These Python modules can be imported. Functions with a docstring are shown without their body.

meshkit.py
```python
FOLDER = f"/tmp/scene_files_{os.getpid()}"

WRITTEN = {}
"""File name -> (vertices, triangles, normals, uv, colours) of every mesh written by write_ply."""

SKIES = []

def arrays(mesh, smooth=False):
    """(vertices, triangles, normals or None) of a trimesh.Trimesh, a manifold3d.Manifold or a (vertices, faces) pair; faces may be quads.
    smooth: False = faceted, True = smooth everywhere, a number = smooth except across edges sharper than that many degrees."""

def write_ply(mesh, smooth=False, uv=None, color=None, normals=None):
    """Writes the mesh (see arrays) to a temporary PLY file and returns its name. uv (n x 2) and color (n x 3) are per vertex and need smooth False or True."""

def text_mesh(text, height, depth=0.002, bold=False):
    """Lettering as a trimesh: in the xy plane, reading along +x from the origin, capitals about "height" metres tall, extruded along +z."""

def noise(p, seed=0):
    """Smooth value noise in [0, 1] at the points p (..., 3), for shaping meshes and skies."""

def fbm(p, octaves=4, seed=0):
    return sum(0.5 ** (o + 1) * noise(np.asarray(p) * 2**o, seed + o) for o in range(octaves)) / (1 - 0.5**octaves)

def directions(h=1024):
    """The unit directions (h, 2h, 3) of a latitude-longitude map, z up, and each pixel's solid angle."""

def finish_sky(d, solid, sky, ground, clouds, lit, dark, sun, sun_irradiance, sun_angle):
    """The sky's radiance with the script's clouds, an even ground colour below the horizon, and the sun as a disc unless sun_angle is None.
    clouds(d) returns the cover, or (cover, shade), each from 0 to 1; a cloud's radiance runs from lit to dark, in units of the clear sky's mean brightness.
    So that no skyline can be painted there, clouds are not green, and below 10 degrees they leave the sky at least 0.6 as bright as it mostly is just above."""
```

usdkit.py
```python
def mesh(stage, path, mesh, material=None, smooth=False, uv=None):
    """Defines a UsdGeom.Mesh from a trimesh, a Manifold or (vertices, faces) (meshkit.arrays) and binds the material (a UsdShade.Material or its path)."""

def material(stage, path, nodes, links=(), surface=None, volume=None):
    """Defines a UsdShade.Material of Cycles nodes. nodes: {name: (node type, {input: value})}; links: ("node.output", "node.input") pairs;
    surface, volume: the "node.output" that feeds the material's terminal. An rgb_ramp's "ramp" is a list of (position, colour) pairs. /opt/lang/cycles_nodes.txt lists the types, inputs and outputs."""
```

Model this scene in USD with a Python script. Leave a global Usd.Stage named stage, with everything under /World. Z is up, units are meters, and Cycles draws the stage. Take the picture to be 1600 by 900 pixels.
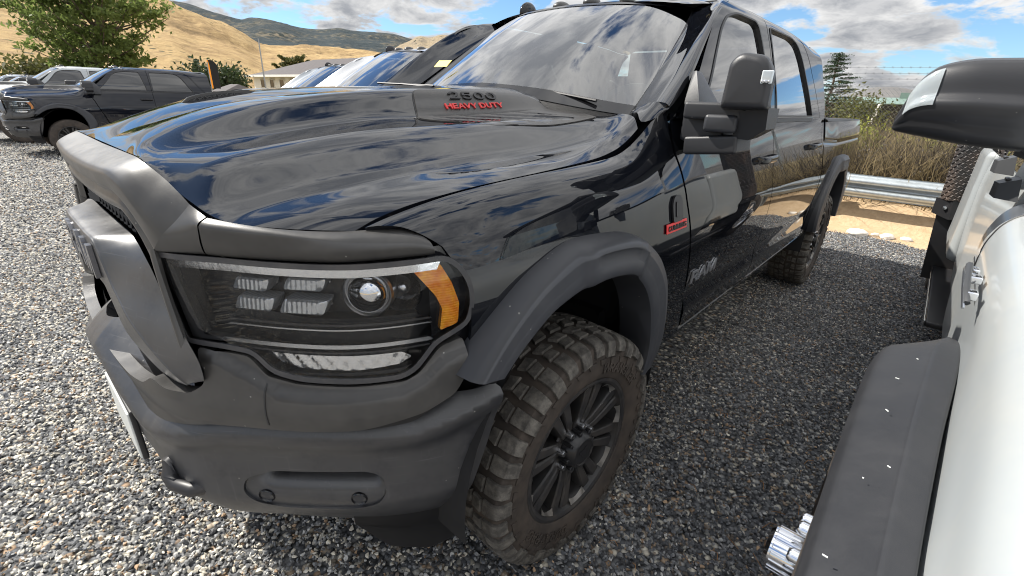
import math, random
import numpy as np, trimesh, usdkit, meshkit
from scipy.interpolate import PchipInterpolator, RectBivariateSpline, CubicSpline
from scipy.ndimage import gaussian_filter1d
from scipy.spatial import Delaunay, cKDTree
import shapely
from shapely.geometry import Polygon, Point, LineString
from pxr import Usd, UsdGeom, UsdLux, UsdShade, Gf, Sdf, Vt

stage = Usd.Stage.CreateInMemory()
UsdGeom.SetStageUpAxis(stage, "Z"); UsdGeom.SetStageMetersPerUnit(stage, 1.0)
world = UsdGeom.Xform.Define(stage, "/World"); UsdGeom.Scope.Define(stage, "/World/Looks")

# ---------------------------------------------------------------- camera
CAM_POS = np.array([1.635, -1.13, 1.541]); YAW, PITCH, ROLL, FPX = .7191, .3892, .0395, 718.0
def cam_axes():
    f = np.array([-math.sin(YAW) * math.cos(PITCH), math.cos(YAW) * math.cos(PITCH), -math.sin(PITCH)])
    r0 = np.array([math.cos(YAW), math.sin(YAW), 0.0]); u0 = np.cross(r0, f)
    return r0 * math.cos(ROLL) + u0 * math.sin(ROLL), -r0 * math.sin(ROLL) + u0 * math.cos(ROLL), f
_r, _u, _f = cam_axes()
cam = UsdGeom.Camera.Define(stage, "/World/camera")
cam.AddTransformOp().Set(Gf.Matrix4d(*[float(x) for x in (*_r, 0, *_u, 0, *(-_f), 0, *CAM_POS, 1)]))
cam.CreateHorizontalApertureAttr(36.0); cam.CreateVerticalApertureAttr(20.25)
cam.CreateFocalLengthAttr(FPX * 36.0 / 1600.0); cam.CreateClippingRangeAttr(Gf.Vec2f(.02, 60000))
cam.CreateExposureAttr(EXPOSURE := 1.72)

# ---------------------------------------------------------------- sun and sky
SUN = np.array([-.90, -.34, 1.02]); SUN = SUN / np.linalg.norm(SUN)
sun = UsdLux.DistantLight.Define(stage, "/World/sun")
sun.CreateIntensityAttr(.66); sun.CreateAngleAttr(.55); sun.CreateColorAttr(Gf.Vec3f(1, .95, .87)); sun.CreateNormalizeAttr(True)
def aim(z):
    z = z / np.linalg.norm(z); x = np.cross([0, 0, 1.0], z); x /= np.linalg.norm(x); y = np.cross(z, x)
    return Gf.Matrix4d(*[float(a) for a in (*x, 0, *y, 0, *z, 0, 0, 0, 0, 1)])
sun.AddTransformOp().Set(aim(SUN))
SKY_K = .05
el, rot = math.asin(SUN[2]), math.atan2(SUN[0], SUN[1])
sky_mat = usdkit.material(stage, "/World/Looks/sky_clouds", {
    "tc": ("texture_coordinate", {}), "sep": ("separate_xyz", {}),
    "zz": ("math", {"math_type": "maximum", "value2": 0.0}), "za": ("math", {"math_type": "add", "value2": .26}),
    "px": ("math", {"math_type": "divide"}), "py": ("math", {"math_type": "divide"}),
    "pv": ("combine_xyz", {"z": 0.0}),
    "map": ("mapping", {"scale": (1.0, 1.0, 1.0), "location": (4.6, 2.9, 0)}),
    "n1": ("noise_texture", {"scale": 2.3, "detail": 11.0, "roughness": .58, "distortion": .35}),
    "n2": ("noise_texture", {"scale": 4.8, "detail": 9.0, "roughness": .62, "distortion": .4}),
    "bias": ("math", {"math_type": "multiply_add", "value2": 0.045}),
    "cov": ("map_range", {"from_min": .405, "from_max": .485, "clamp": True, "range_type": "smoothstep"}),
    "shade": ("map_range", {"from_min": .43, "from_max": .60, "to_min": 1.0, "to_max": .0, "clamp": True}),
    "shade2": ("map_range", {"from_min": .41, "from_max": .60, "to_min": .0, "to_max": 1.0, "clamp": True}),
    "sm": ("math", {"math_type": "multiply_add", "value2": .58, "value3": 0.0}),
    "sm2": ("math", {"math_type": "multiply_add", "value2": .42}),
    "ccol": ("mix_color", {"a": (4.3, 4.5, 4.9), "b": (11.4, 11.3, 11.1), "use_clamp": False}),
    "lift": ("math", {"math_type": "multiply_add", "value2": .80, "value3": .44}), "lv": ("combine_xyz", {}), "cl": ("mix_color", {"blend_type": "multiply", "fac": 1.0, "use_clamp": False}),
    "sky": ("sky_texture", {"sky_type": "single_scattering", "sun_disc": False, "sun_elevation": el, "sun_rotation": rot, "altitude": 300.0, "air_density": 1.0, "aerosol_density": .25, "ozone_density": 1.5}),
    "blue": ("mix_color", {"blend_type": "multiply", "fac": 1.0, "b": (.66, .84, 1.0), "use_clamp": False}), "mix": ("mix_color", {"use_clamp": False}),
    "bg": ("background_shader", {"strength": SKY_K}),
}, [("tc.generated", "sep.vector"), ("sep.z", "zz.value1"), ("zz.value", "za.value1"), ("sep.x", "px.value1"), ("sep.y", "py.value1"), ("za.value", "px.value2"), ("za.value", "py.value2"),
    ("px.value", "pv.x"), ("py.value", "pv.y"), ("pv.vector", "map.vector"), ("map.vector", "n1.vector"), ("map.vector", "n2.vector"),
    ("sep.x", "bias.value1"), ("n1.fac", "bias.value3"), ("bias.value", "cov.value"), ("n1.fac", "shade.value"), ("n2.fac", "shade2.value"), ("shade.result", "sm.value1"),
    ("shade2.result", "sm2.value1"), ("sm.value", "sm2.value3"), ("sm2.value", "ccol.fac"),
    ("cov.result", "mix.fac"), ("sky.color", "blue.a"), ("blue.result", "mix.a"), ("zz.value", "lift.value1"), ("lift.value", "lv.x"), ("lift.value", "lv.y"), ("lift.value", "lv.z"), ("ccol.result", "cl.a"), ("lv.vector", "cl.b"), ("cl.result", "mix.b"), ("mix.result", "bg.color")], surface="bg.background")
dome = UsdLux.DomeLight.Define(stage, "/World/sky"); dome.CreateIntensityAttr(1.0)
UsdShade.MaterialBindingAPI.Apply(dome.GetPrim()).Bind(sky_mat)
dome.GetPrim().SetCustomDataByKey("kind", "structure")
# ---------------------------------------------------------------- materials
MATS = {}
def mat(name, nodes, links, surface):
    MATS[name] = usdkit.material(stage, "/World/Looks/" + name, nodes, links, surface=surface); return MATS[name]
def plain(name, col, rough=.5, metal=0.0, noise=0.0, scale=20.0, bump=0.0, bscale=400.0, spec=.5, coat=0.0, coat_rough=.03, dust=None, dust_amt=.3, dscale=9.0, rvar=0.0, specks=None, scratch=0.0, **extra):
    """principled with optional tonal noise, fine bump and patchy dust"""
    nodes = {"tc": ("texture_coordinate", {}), "p": ("principled_bsdf", {"base_color": col, "roughness": rough, "metallic": metal, "specular_ior_level": spec, "coat_weight": coat, "coat_roughness": coat_rough, **extra})}
    links = []; src = None
    if noise:
        nodes["n"] = ("noise_texture", {"scale": scale, "detail": 6.0, "roughness": .6})
        nodes["r"] = ("rgb_ramp", {"ramp": [(.3, tuple(c * (1 - noise) for c in col)), (.7, tuple(min(1, c * (1 + noise)) for c in col))]})
        links += [("tc.object", "n.vector"), ("n.fac", "r.fac")]; src = "r.color"
    if dust is not None:
        nodes["dn"] = ("noise_texture", {"scale": dscale, "detail": 8.0, "roughness": .68})
        nodes["dr"] = ("map_range", {"from_min": .42, "from_max": .72, "to_min": 0.0, "to_max": dust_amt, "clamp": True})
        nodes["dm"] = ("mix_color", {"a": col, "b": dust})
        links += [("tc.object", "dn.vector"), ("dn.fac", "dr.value"), ("dr.result", "dm.fac")]
        if src: links += [(src, "dm.a")]
        src = "dm.result"
        if coat == 0 and rvar:
            nodes["rv"] = ("map_range", {"from_min": .35, "from_max": .7, "to_min": rough, "to_max": min(1, rough + rvar), "clamp": True})
            links += [("dn.fac", "rv.value"), ("rv.result", "p.roughness")]
    if specks: # chips and dust spots
        nodes["sv"] = ("voronoi_texture", {"scale": specks, "randomness": 1.0}); nodes["sw"] = ("white_noise_texture", {"dimensions": "3D"}); nodes["sg"] = ("math", {"math_type": "greater_than", "value2": .955})
        nodes["sd"] = ("map_range", {"from_min": .10, "from_max": .16, "to_min": 1.0, "to_max": 0.0, "clamp": True}); nodes["sm_"] = ("math", {"math_type": "multiply"}); nodes["sx"] = ("mix_color", {"a": col, "b": (.16, .155, .145)})
        links += [("tc.object", "sv.vector"), ("sv.color", "sw.vector"), ("sw.value", "sg.value1"), ("sv.distance", "sd.value"), ("sd.result", "sm_.value1"), ("sg.value", "sm_.value2"), ("sm_.value", "sx.fac")]
        if src: links += [(src, "sx.a")]
        src = "sx.result"
    if scratch: # long horizontal and a few upright scuffs
        nodes["m1"] = ("mapping", {"scale": (2.2, 2.2, 120.0), "rotation": (.10, .05, 0)}); nodes["n1"] = ("noise_texture", {"scale": 3.0, "detail": 4.0}); nodes["r1"] = ("map_range", {"from_min": .64, "from_max": .72, "to_min": 0.0, "to_max": scratch, "clamp": True})
        nodes["m2"] = ("mapping", {"scale": (60.0, 60.0, 3.0)}); nodes["n2"] = ("noise_texture", {"scale": 2.0, "detail": 4.0}); nodes["r2"] = ("map_range", {"from_min": .62, "from_max": .76, "to_min": 0.0, "to_max": scratch * .7, "clamp": True}); nodes["ra"] = ("math", {"math_type": "maximum"}); nodes["rx"] = ("mix_color", {"a": col, "b": (.16, .16, .165)})
        links += [("tc.object", "m1.vector"), ("m1.vector", "n1.vector"), ("n1.fac", "r1.value"), ("tc.object", "m2.vector"), ("m2.vector", "n2.vector"), ("n2.fac", "r2.value"), ("r1.result", "ra.value1"), ("r2.result", "ra.value2"), ("ra.value", "rx.fac")]
        if src: links += [(src, "rx.a")]
        src = "rx.result"
    if src: links += [(src, "p.base_color")]
    if bump:
        nodes["bn"] = ("noise_texture", {"scale": bscale, "detail": 3.0}); nodes["b"] = ("bump", {"strength": bump, "distance": .002})
        links += [("tc.object", "bn.vector"), ("bn.fac", "b.height"), ("b.normal", "p.normal")]
    return mat(name, nodes, links, "p.BSDF")

plain("paint_black", (.0022, .0026, .0038), .6, coat=1.0, coat_rough=.004, spec=.0, coat_ior=1.7, dust=(.022, .021, .020), dust_amt=.12, dscale=5.0)
plain("paint_black_far", (.003, .0036, .006), .6, coat=1.0, coat_rough=.01, spec=.0, coat_ior=1.6)
plain("paint_silver", (.42, .43, .44), .35, metal=.5, coat=1.0, coat_rough=.02)
plain("paint_grey", (.20, .22, .24), .35, metal=.5, coat=1.0, coat_rough=.02)
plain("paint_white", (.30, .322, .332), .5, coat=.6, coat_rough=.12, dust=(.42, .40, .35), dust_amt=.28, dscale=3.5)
plain("trim_grey", (.024, .023, .022), .36, bump=.08, bscale=900, spec=.6, dust=(.075, .070, .064), dust_amt=.3, dscale=14, rvar=.1, specks=70.0)
plain("bumper_plastic", (.0125, .013, .0155), .31, bump=.10, bscale=1200, spec=.95, dust=(.035, .034, .032), dust_amt=.30, dscale=10, rvar=.15, specks=60.0, scratch=.22)
plain("flare_plastic", (.024, .0255, .030), .42, bump=.12, bscale=1100, spec=.5, dust=(.055, .055, .056), dust_amt=.25, dscale=12, rvar=.12, specks=55.0)
plain("mirror_plastic", (.020, .0205, .023), .42, bump=.2, bscale=800, spec=.5, specks=60.0)
plain("black_plastic", (.012, .012, .013), .5, bump=.15, bscale=700)
plain("black_gloss", (.006, .006, .007), .08, spec=.5)
plain("liner_black", (.010, .010, .011), .9, noise=.3)
plain("cavity_black", (.012, .012, .013), .35, spec=.4)
plain("lamp_bezel", (.030, .030, .032), .32, dust=(.12, .11, .10), dust_amt=.25, dscale=16)
plain("chrome", (.80, .81, .83), .07, metal=1.0)
plain("satin_chrome", (.62, .63, .65), .22, metal=1.0)
plain("rim_black", (.016, .016, .017), .40, spec=.5, dust=(.10, .085, .07), dust_amt=.32, dscale=14)
plain("rim_bare", (.45, .44, .42), .38, metal=.6, dust=(.25, .2, .16), dust_amt=.5, dscale=20)
plain("hub_black", (.012, .012, .013), .28, spec=.5)
plain("tyre_rubber", (.040, .034, .030), .85, noise=.25, scale=14, bump=.3, bscale=260, spec=.25, dust=(.10, .078, .062), dust_amt=.55, dscale=8)
plain("tread_rubber", (.062, .058, .053), .9, noise=.3, scale=30, bump=.6, bscale=220, spec=.2, dust=(.21, .195, .17), dust_amt=.7, dscale=25)
plain("badge_smoke", (.16, .16, .17), .28, metal=.7)
plain("badge_red", (.55, .03, .03), .35, spec=.5)
plain("badge_dark", (.02, .02, .022), .3, metal=.4)
plain("badge_steel", (.62, .63, .66), .2, metal=.9)
mat("amber_lens", {"p": ("principled_bsdf", {"base_color": (1.0, .37, .006), "roughness": .22, "coat_weight": 1.0}), "tc": ("texture_coordinate", {}), "n": ("wave_texture", {"scale": 55.0, "bands_direction": "z"}), "n2": ("noise_texture", {"scale": 40.0}), "r": ("rgb_ramp", {"ramp": [(.35, (.80, .22, .004)), (.65, (1.0, .44, .012))]}), "b": ("bump", {"strength": .35, "distance": .002})}, [("tc.object", "n.vector"), ("tc.object", "n2.vector"), ("n2.fac", "r.fac"), ("r.color", "p.base_color"), ("n.fac", "b.height"), ("b.normal", "p.normal")], "p.BSDF")
plain("red_lens", (.40, .01, .01), .1, coat=1.0)
plain("fog_lens", (.55, .60, .62), .12, coat=1.0)
plain("reflector", (.85, .86, .88), .14, metal=1.0, bump=.12, bscale=90)
plain("seat_cloth", (.035, .036, .038), .9)
plain("dash_plastic", (.05, .052, .055), .6)
plain("tag_yellow", (.85, .68, .10), .6)
plain("galvanised", (.50, .54, .55), .40, metal=.75, noise=.15, scale=18, dust=(.36, .38, .38), dust_amt=.5, dscale=6)
plain("diamond_steel", (.045, .043, .043), .38, spec=.6, dust=(.20, .13, .09), dust_amt=.5, dscale=7)
plain("flare_dark", (.016, .017, .020), .45, bump=.12, bscale=1100, dust=(.040, .040, .042), dust_amt=.25, dscale=9, rvar=.1)
plain("steel_black", (.014, .015, .018), .44, spec=.5, dust=(.06, .047, .036), dust_amt=.3, dscale=6)
plain("rubber_grey", (.035, .037, .040), .5)
plain("licence_white", (.6, .62, .6), .4)
def glassy(name, tint, rough=.0, f=1.5, boost=1.0):
    mat(name, {"t": ("transparent_bsdf", {"color": tint}), "g": ("glossy_bsdf", {"color": (1, 1, 1), "roughness": rough}), "fr": ("fresnel", {"IOR": f}),
               "m": ("math", {"math_type": "multiply", "value2": boost, "use_clamp": True}), "x": ("mix_closure", {})},
        [("fr.fac", "m.value1"), ("m.value", "x.fac"), ("t.BSDF", "x.closure1"), ("g.BSDF", "x.closure2")], "x.closure")
glassy("windshield_glass", (.55, .66, .63), .0, 1.7, 2.0)
glassy("tinted_glass", (.05, .055, .065), .0, 1.7, 1.8)
glassy("lens_clear", (.93, .94, .95), .02, 1.45, 1.0)
mat("led_clear", {"p": ("principled_bsdf", {"base_color": (.70, .73, .76), "roughness": .12, "metallic": .55, "transmission_weight": .25, "coat_weight": 1.0}), "tc": ("texture_coordinate", {}), "n": ("wave_texture", {"scale": 38.0, "bands_direction": "x", "distortion": 3.0, "detail": 3.0}), "b": ("bump", {"strength": .22, "distance": .003})}, [("tc.object", "n.vector"), ("n.fac", "b.height"), ("b.normal", "p.normal")], "p.BSDF")
# ---------------------------------------------------------------- geometry helpers
def pchip_grid(uk, vk, P, nu=200, nv=120, smooth=0.0):
    P = np.asarray(P, float); u = np.linspace(uk[0], uk[-1], nu); v = np.linspace(vk[0], vk[-1], nv)
    A = PchipInterpolator(vk, P, axis=0)(v)
    B = PchipInterpolator(uk, A, axis=1)(u)
    if smooth:
        c = gaussian_filter1d(B, smooth, axis=0, mode='nearest'); k = np.clip(np.minimum(np.arange(nv), np.arange(nv)[::-1]) / (3.0 * smooth), 0, 1)[:, None, None]; B = c * k + B * (1 - k)
    return u, v, B

class Surf:
    """A smooth surface over a grid of control points P[v][u]."""
    def __init__(s, uk, vk, P, smooth=1.5, side=1):
        s.u, s.v, B = pchip_grid(uk, vk, P, smooth=smooth)
        s.sp = [RectBivariateSpline(s.v, s.u, B[..., k]) for k in range(3)]
        s.side = side
    def at(s, u, v):
        return np.stack([sp.ev(v, u) for sp in s.sp], -1)
    def normal(s, u, v, e=2e-3):
        cu = lambda a: np.clip(a, s.u[0], s.u[-1]); cv = lambda a: np.clip(a, s.v[0], s.v[-1])
        a = s.at(cu(u + e), v) - s.at(cu(u - e), v); b = s.at(u, cv(v + e)) - s.at(u, cv(v - e))
        n = np.cross(a, b) * s.side
        return n / (np.linalg.norm(n, axis=-1, keepdims=True) + 1e-12)
    def off(s, u, v, d):
        return s.at(u, v) + s.normal(u, v) * np.asarray(d)[..., None]

class Wrap:
    """A vertical wall round a plan curve: (s, z) -> point, s = arc length from the centre line, d = outward offset."""
    def __init__(s, plan, lean=0.0, z0=1.1, soft=9):
        p = np.asarray(plan, float); t = np.r_[0, np.cumsum(np.linalg.norm(np.diff(p, axis=0), axis=1))]
        q = PchipInterpolator(t, p)(np.linspace(0, t[-1], 400)); q = gaussian_filter1d(q, soft, axis=0, mode='nearest')
        t2 = np.r_[0, np.cumsum(np.linalg.norm(np.diff(q, axis=0), axis=1))]
        s.c = CubicSpline(t2, q); s.L = t2[-1]; s.lean = lean; s.z0 = z0
    def plan(s, a):
        aa = np.clip(np.abs(a), 0, s.L); p = s.c(aa); d = s.c(aa, 1)
        p = p + d * (np.abs(a) - aa)[..., None]
        n = np.stack([-d[..., 1], d[..., 0]], -1); n = -n / np.linalg.norm(n, axis=-1, keepdims=True)
        sg = np.where(a < 0, -1.0, 1.0)
        p[..., 0] *= sg; n = n.copy(); n[..., 0] *= sg
        return p, n
    def off(s, a, z, d=0.0):
        a = np.asarray(a, float); z = np.asarray(z, float); p, n = s.plan(a)
        d = np.asarray(d, float) + s.lean * (s.z0 - z)
        return np.concatenate([p + n * np.broadcast_to(d, a.shape)[..., None], z[..., None]], -1)

PLAN_FASCIA = [(0, -.985), (.2, -.98), (.36, -.968), (.5, -.938), (.62, -.866), (.74, -.785), (.83, -.70), (.888, -.60), (.925, -.50), (.95, -.40), (.965, -.3)]
PLAN_BUMPER = [(0, -1.05), (.2, -1.042), (.40, -1.020), (.505, -.982), (.62, -.892), (.74, -.79), (.85, -.68), (.92, -.58), (.965, -.48), (.985, -.40), (.99, -.33)]
fascia = Wrap(PLAN_FASCIA, lean=.08, z0=1.22)
bump_w = Wrap(PLAN_BUMPER, soft=5)

# hood: columns from the centre line to the fender cut, rows from the front lip to the cowl
def crisp(cols, idx, r):
    """Splits the columns idx of a list of point rows into two close ones, so that an interpolated section turns sharply there."""
    out = []
    for k, c in enumerate(cols):
        c = np.asarray(c, float)
        if k in idx:
            rr = r[idx.index(k)] if np.ndim(r) else r; p, n = np.asarray(cols[k - 1], float), np.asarray(cols[k + 1], float)
            lp, ln = np.linalg.norm(p - c, axis=1, keepdims=True), np.linalg.norm(n - c, axis=1, keepdims=True)
            out += [c + (p - c) * np.minimum(rr / lp, .4), c + (n - c) * np.minimum(rr / ln, .4)]
        else: out.append(c)
    return out
def hood_cols():
    c0 = [(0, -.908, 1.398), (0, -.86, 1.424), (0, -.65, 1.488), (0, -.36, 1.534), (0, -.05, 1.566), (0, .22, 1.584), (0, .43, 1.592)]
    a0 = [(.24, -.908, 1.398), (.15, -.86, 1.428), (.16, -.65, 1.502), (.18, -.36, 1.543), (.20, -.05, 1.567), (.20, .22, 1.58), (.20, .43, 1.586)]
    a2 = [(0.345, -0.912, 1.401), (0.245, -0.862, 1.425), (0.275, -0.645, 1.499), (0.305, -0.39, 1.54), (0.335, -0.14, 1.557), (0.345, 0.17, 1.562), (0.345, 0.44, 1.556)]
    b0 = [(0.41, -0.914, 1.402), (0.355, -0.862, 1.401), (0.362, -0.66, 1.433), (0.385, -0.36, 1.473), (0.405, -0.14, 1.481), (0.42, 0.17, 1.494), (0.43, 0.47, 1.513)]
    d0 = [(0.545, -0.888, 1.342), (0.51, -0.82, 1.394), (0.51, -0.68, 1.419), (0.53, -0.39, 1.447), (0.555, 0.0, 1.466), (0.585, 0.3, 1.48), (0.61, 0.54, 1.504)]
    e0 = [(0.66, -0.858, 1.305), (0.64, -0.79, 1.32), (0.655, -0.67, 1.34), (0.675, -0.43, 1.363), (0.7, -0.03, 1.384), (0.73, 0.29, 1.426), (0.735, 0.5, 1.507)]
    f0 = [(.735, -.785, 1.296), (.735, -.72, 1.318), (.75, -.62, 1.334), (.765, -.38, 1.358), (.785, -.02, 1.380), (.795, .26, 1.416), (.797, .44, 1.500)]
    g0 = [(.81, -.66, 1.284), (.818, -.61, 1.305), (.828, -.53, 1.325), (.843, -.37, 1.346), (.854, -.10, 1.364), (.858, .20, 1.388), (.857, .370, 1.462)]
    return crisp([c0, a0, a2, b0, d0, e0, f0, g0], [2, 3, 4, 5], [.010, .010, .02, .02])
_hc = hood_cols(); HOOD_U = [0, .16, .28, .305, .36, .385, .55, .60, .73, .78, .89, 1.0]
HOOD_V = [0, .05, .22, .45, .68, .87, 1.0]
hood_s = Surf(HOOD_U, HOOD_V, np.array(_hc).transpose(1, 0, 2), smooth=5.0)

# flank: w runs up the side (about the height at the doors), v = y
FW = [.50, .70, .90, 1.05, 1.12, 1.22, 1.32, 1.42, 1.50]
def flank_rows():
    S = []
    S.append((-.70, [(.86, .5), (.875, .7), (.885, .9), (.886, 1.02), (.882, 1.08), (.872, 1.16), (.85, 1.235), (.83, 1.268), (.81, 1.277)]))
    S.append((-.60, [(.89, .5), (.91, .7), (.918, .9), (.917, 1.02), (.912, 1.08), (.899, 1.165), (.878, 1.25), (.853, 1.296), (.826, 1.309)]))
    S.append((-.45, [(.94, .5), (.955, .7), (.962, .9), (.962, 1.03), (.956, 1.09), (.937, 1.18), (.910, 1.265), (.878, 1.322), (.843, 1.339)]))
    S.append((-.30, [(.955, .5), (.97, .7), (.980, .9), (.981, 1.04), (.975, 1.10), (.954, 1.19), (.926, 1.277), (.892, 1.336), (.852, 1.354)]))
    S.append((.0, [(.965, .5), (.985, .7), (.998, .9), (1.0, 1.05), (.994, 1.115), (.973, 1.205), (.944, 1.295), (.907, 1.352), (.862, 1.371)]))
    S.append((.22, [(.965, .5), (.985, .7), (1.0, .9), (1.004, 1.05), (.999, 1.12), (.978, 1.215), (.950, 1.308), (.913, 1.365), (.866, 1.387)]))
    S.append((.37, [(.965, .5), (.985, .7), (1.0, .9), (1.005, 1.05), (1.001, 1.12), (.981, 1.22), (.955, 1.32), (.918, 1.395), (.868, 1.455)]))
    S.append((.48, [(.965, .5), (.985, .7), (1.0, .9), (1.006, 1.05), (1.002, 1.12), (.983, 1.22), (.958, 1.325), (.926, 1.425), (.876, 1.54)]))
    S.append((.62, [(.965, .5), (.985, .7), (1.0, .9), (1.007, 1.05), (1.003, 1.12), (.984, 1.22), (.962, 1.325), (.942, 1.42), (.916, 1.512)]))
    for y in (.9, 1.5, 2.2, 3.1):
        S.append((y, [(.965, .5), (.985, .7), (1.0, .9), (1.008, 1.05), (1.004, 1.125), (.986, 1.22), (.964, 1.325), (.944, 1.42), (.925, 1.50)]))
    for y, d in ((3.6, 0), (4.4, -.005), (4.95, -.02)):
        S.append((y, [(.965 + d, .5), (.985 + d, .7), (1.0 + d, .9), (1.008 + d, 1.05), (1.006 + d, 1.125), (.996 + d, 1.22), (.984 + d, 1.31), (.968 + d, 1.40), (.950 + d, 1.475)]))
    return [s[0] for s in S], np.array([[(x, s[0], z) for x, z in s[1]] for s in S])
FLANK_V, _fr = flank_rows()
flank = Surf(FW, FLANK_V, _fr, smooth=.8, side=-1)

# cab above the belt and over to the roof centre: u from belt to roof centre
CU = [0, .25, .55, .80, .92, 1.0, 1.2, 1.5, 1.8]
CABV = [.4, 1.0, 1.6, 2.2, 2.7, 2.95, 3.12]
def cab_rows():
    R = []
    for y in CABV:
        dz = -.0 if y < 2.6 else (-.012 if y < 2.9 else -.03); r = .0 if y > 1.1 else -.005
        R.append([(.928 + r, y, 1.50), (.905 + r, y, 1.60), (.855 + r, y, 1.76), (.805, y, 1.90), (.778, y, 1.957 + dz), (.735, y, 1.99 + dz), (.62, y, 2.022 + dz), (.33, y, 2.045 + dz), (0, y, 2.05 + dz)])
    return np.array(R)
cab = Surf(CU, CABV, cab_rows(), smooth=1.0, side=-1)
# ---------------------------------------------------------------- meshes: (v, f, n or None)
def join(ms):
    ms = [m for m in ms if m is not None and len(m[0])]
    V, F, N, k = [], [], [], 0
    for m in ms:
        v, f = np.asarray(m[0], float), np.asarray(m[1], int)
        n = m[2] if len(m) > 2 and m[2] is not None else facet_normals(v, f)
        if n is None or len(m) < 3 or m[2] is None:
            v, f, n = facet(v, f)
        V.append(v); F.append(f + k); N.append(n); k += len(v)
    return np.vstack(V), np.vstack(F), np.vstack(N)
def facet_normals(v, f): return None
def facet(v, f):
    t = v[f]; n = np.cross(t[:, 1] - t[:, 0], t[:, 2] - t[:, 0]); n /= np.linalg.norm(n, axis=1, keepdims=True) + 1e-15
    return t.reshape(-1, 3), np.arange(len(f) * 3).reshape(-1, 3), np.repeat(n, 3, axis=0)
def smooth(m, ang=35):
    v, f, n = meshkit.arrays((np.asarray(m[0], float), np.asarray(m[1], int)) if isinstance(m, tuple) else m, ang)
    return v, f, n
def flat(m):
    v, f, _ = meshkit.arrays(m if not isinstance(m, tuple) else (m[0], m[1]), False); return facet(v, f)
def xf(m, loc=(0, 0, 0), R=None, s=1.0):
    v = np.asarray(m[0]) * s; n = m[2] if len(m) > 2 else None
    if R is not None: v = v @ np.asarray(R).T; n = n @ np.asarray(R).T if n is not None else None
    return v + np.asarray(loc, float), m[1], n
def mirror(m):
    k = np.array([-1.0, 1, 1]); return m[0] * k, m[1][:, ::-1], m[2] * k if m[2] is not None else None
def rotx(a): c, s = math.cos(a), math.sin(a); return np.array([[1, 0, 0], [0, c, -s], [0, s, c]])
def roty(a): c, s = math.cos(a), math.sin(a); return np.array([[c, 0, s], [0, 1, 0], [-s, 0, c]])
def rotz(a): c, s = math.cos(a), math.sin(a); return np.array([[c, -s, 0], [s, c, 0], [0, 0, 1]])
def frame(x, y, z): return np.stack([np.asarray(x, float), np.asarray(y, float), np.asarray(z, float)], 1)
def grid_faces(nv, nu, wrap_v=False, wrap_u=False):
    i, j = np.meshgrid(np.arange(nv - (not wrap_v)), np.arange(nu - (not wrap_u)), indexing="ij")
    a = (i * nu + j).ravel(); b = (i * nu + (j + 1) % nu).ravel(); c = (((i + 1) % nv) * nu + (j + 1) % nu).ravel(); d = (((i + 1) % nv) * nu + j).ravel()
    return np.vstack([np.stack([a, b, c], 1), np.stack([a, c, d], 1)])
def grid(P, ang=40, flip=False):
    P = np.asarray(P, float); f = grid_faces(*P.shape[:2])
    return smooth((P.reshape(-1, 3), f[:, ::-1] if flip else f), ang)
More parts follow.
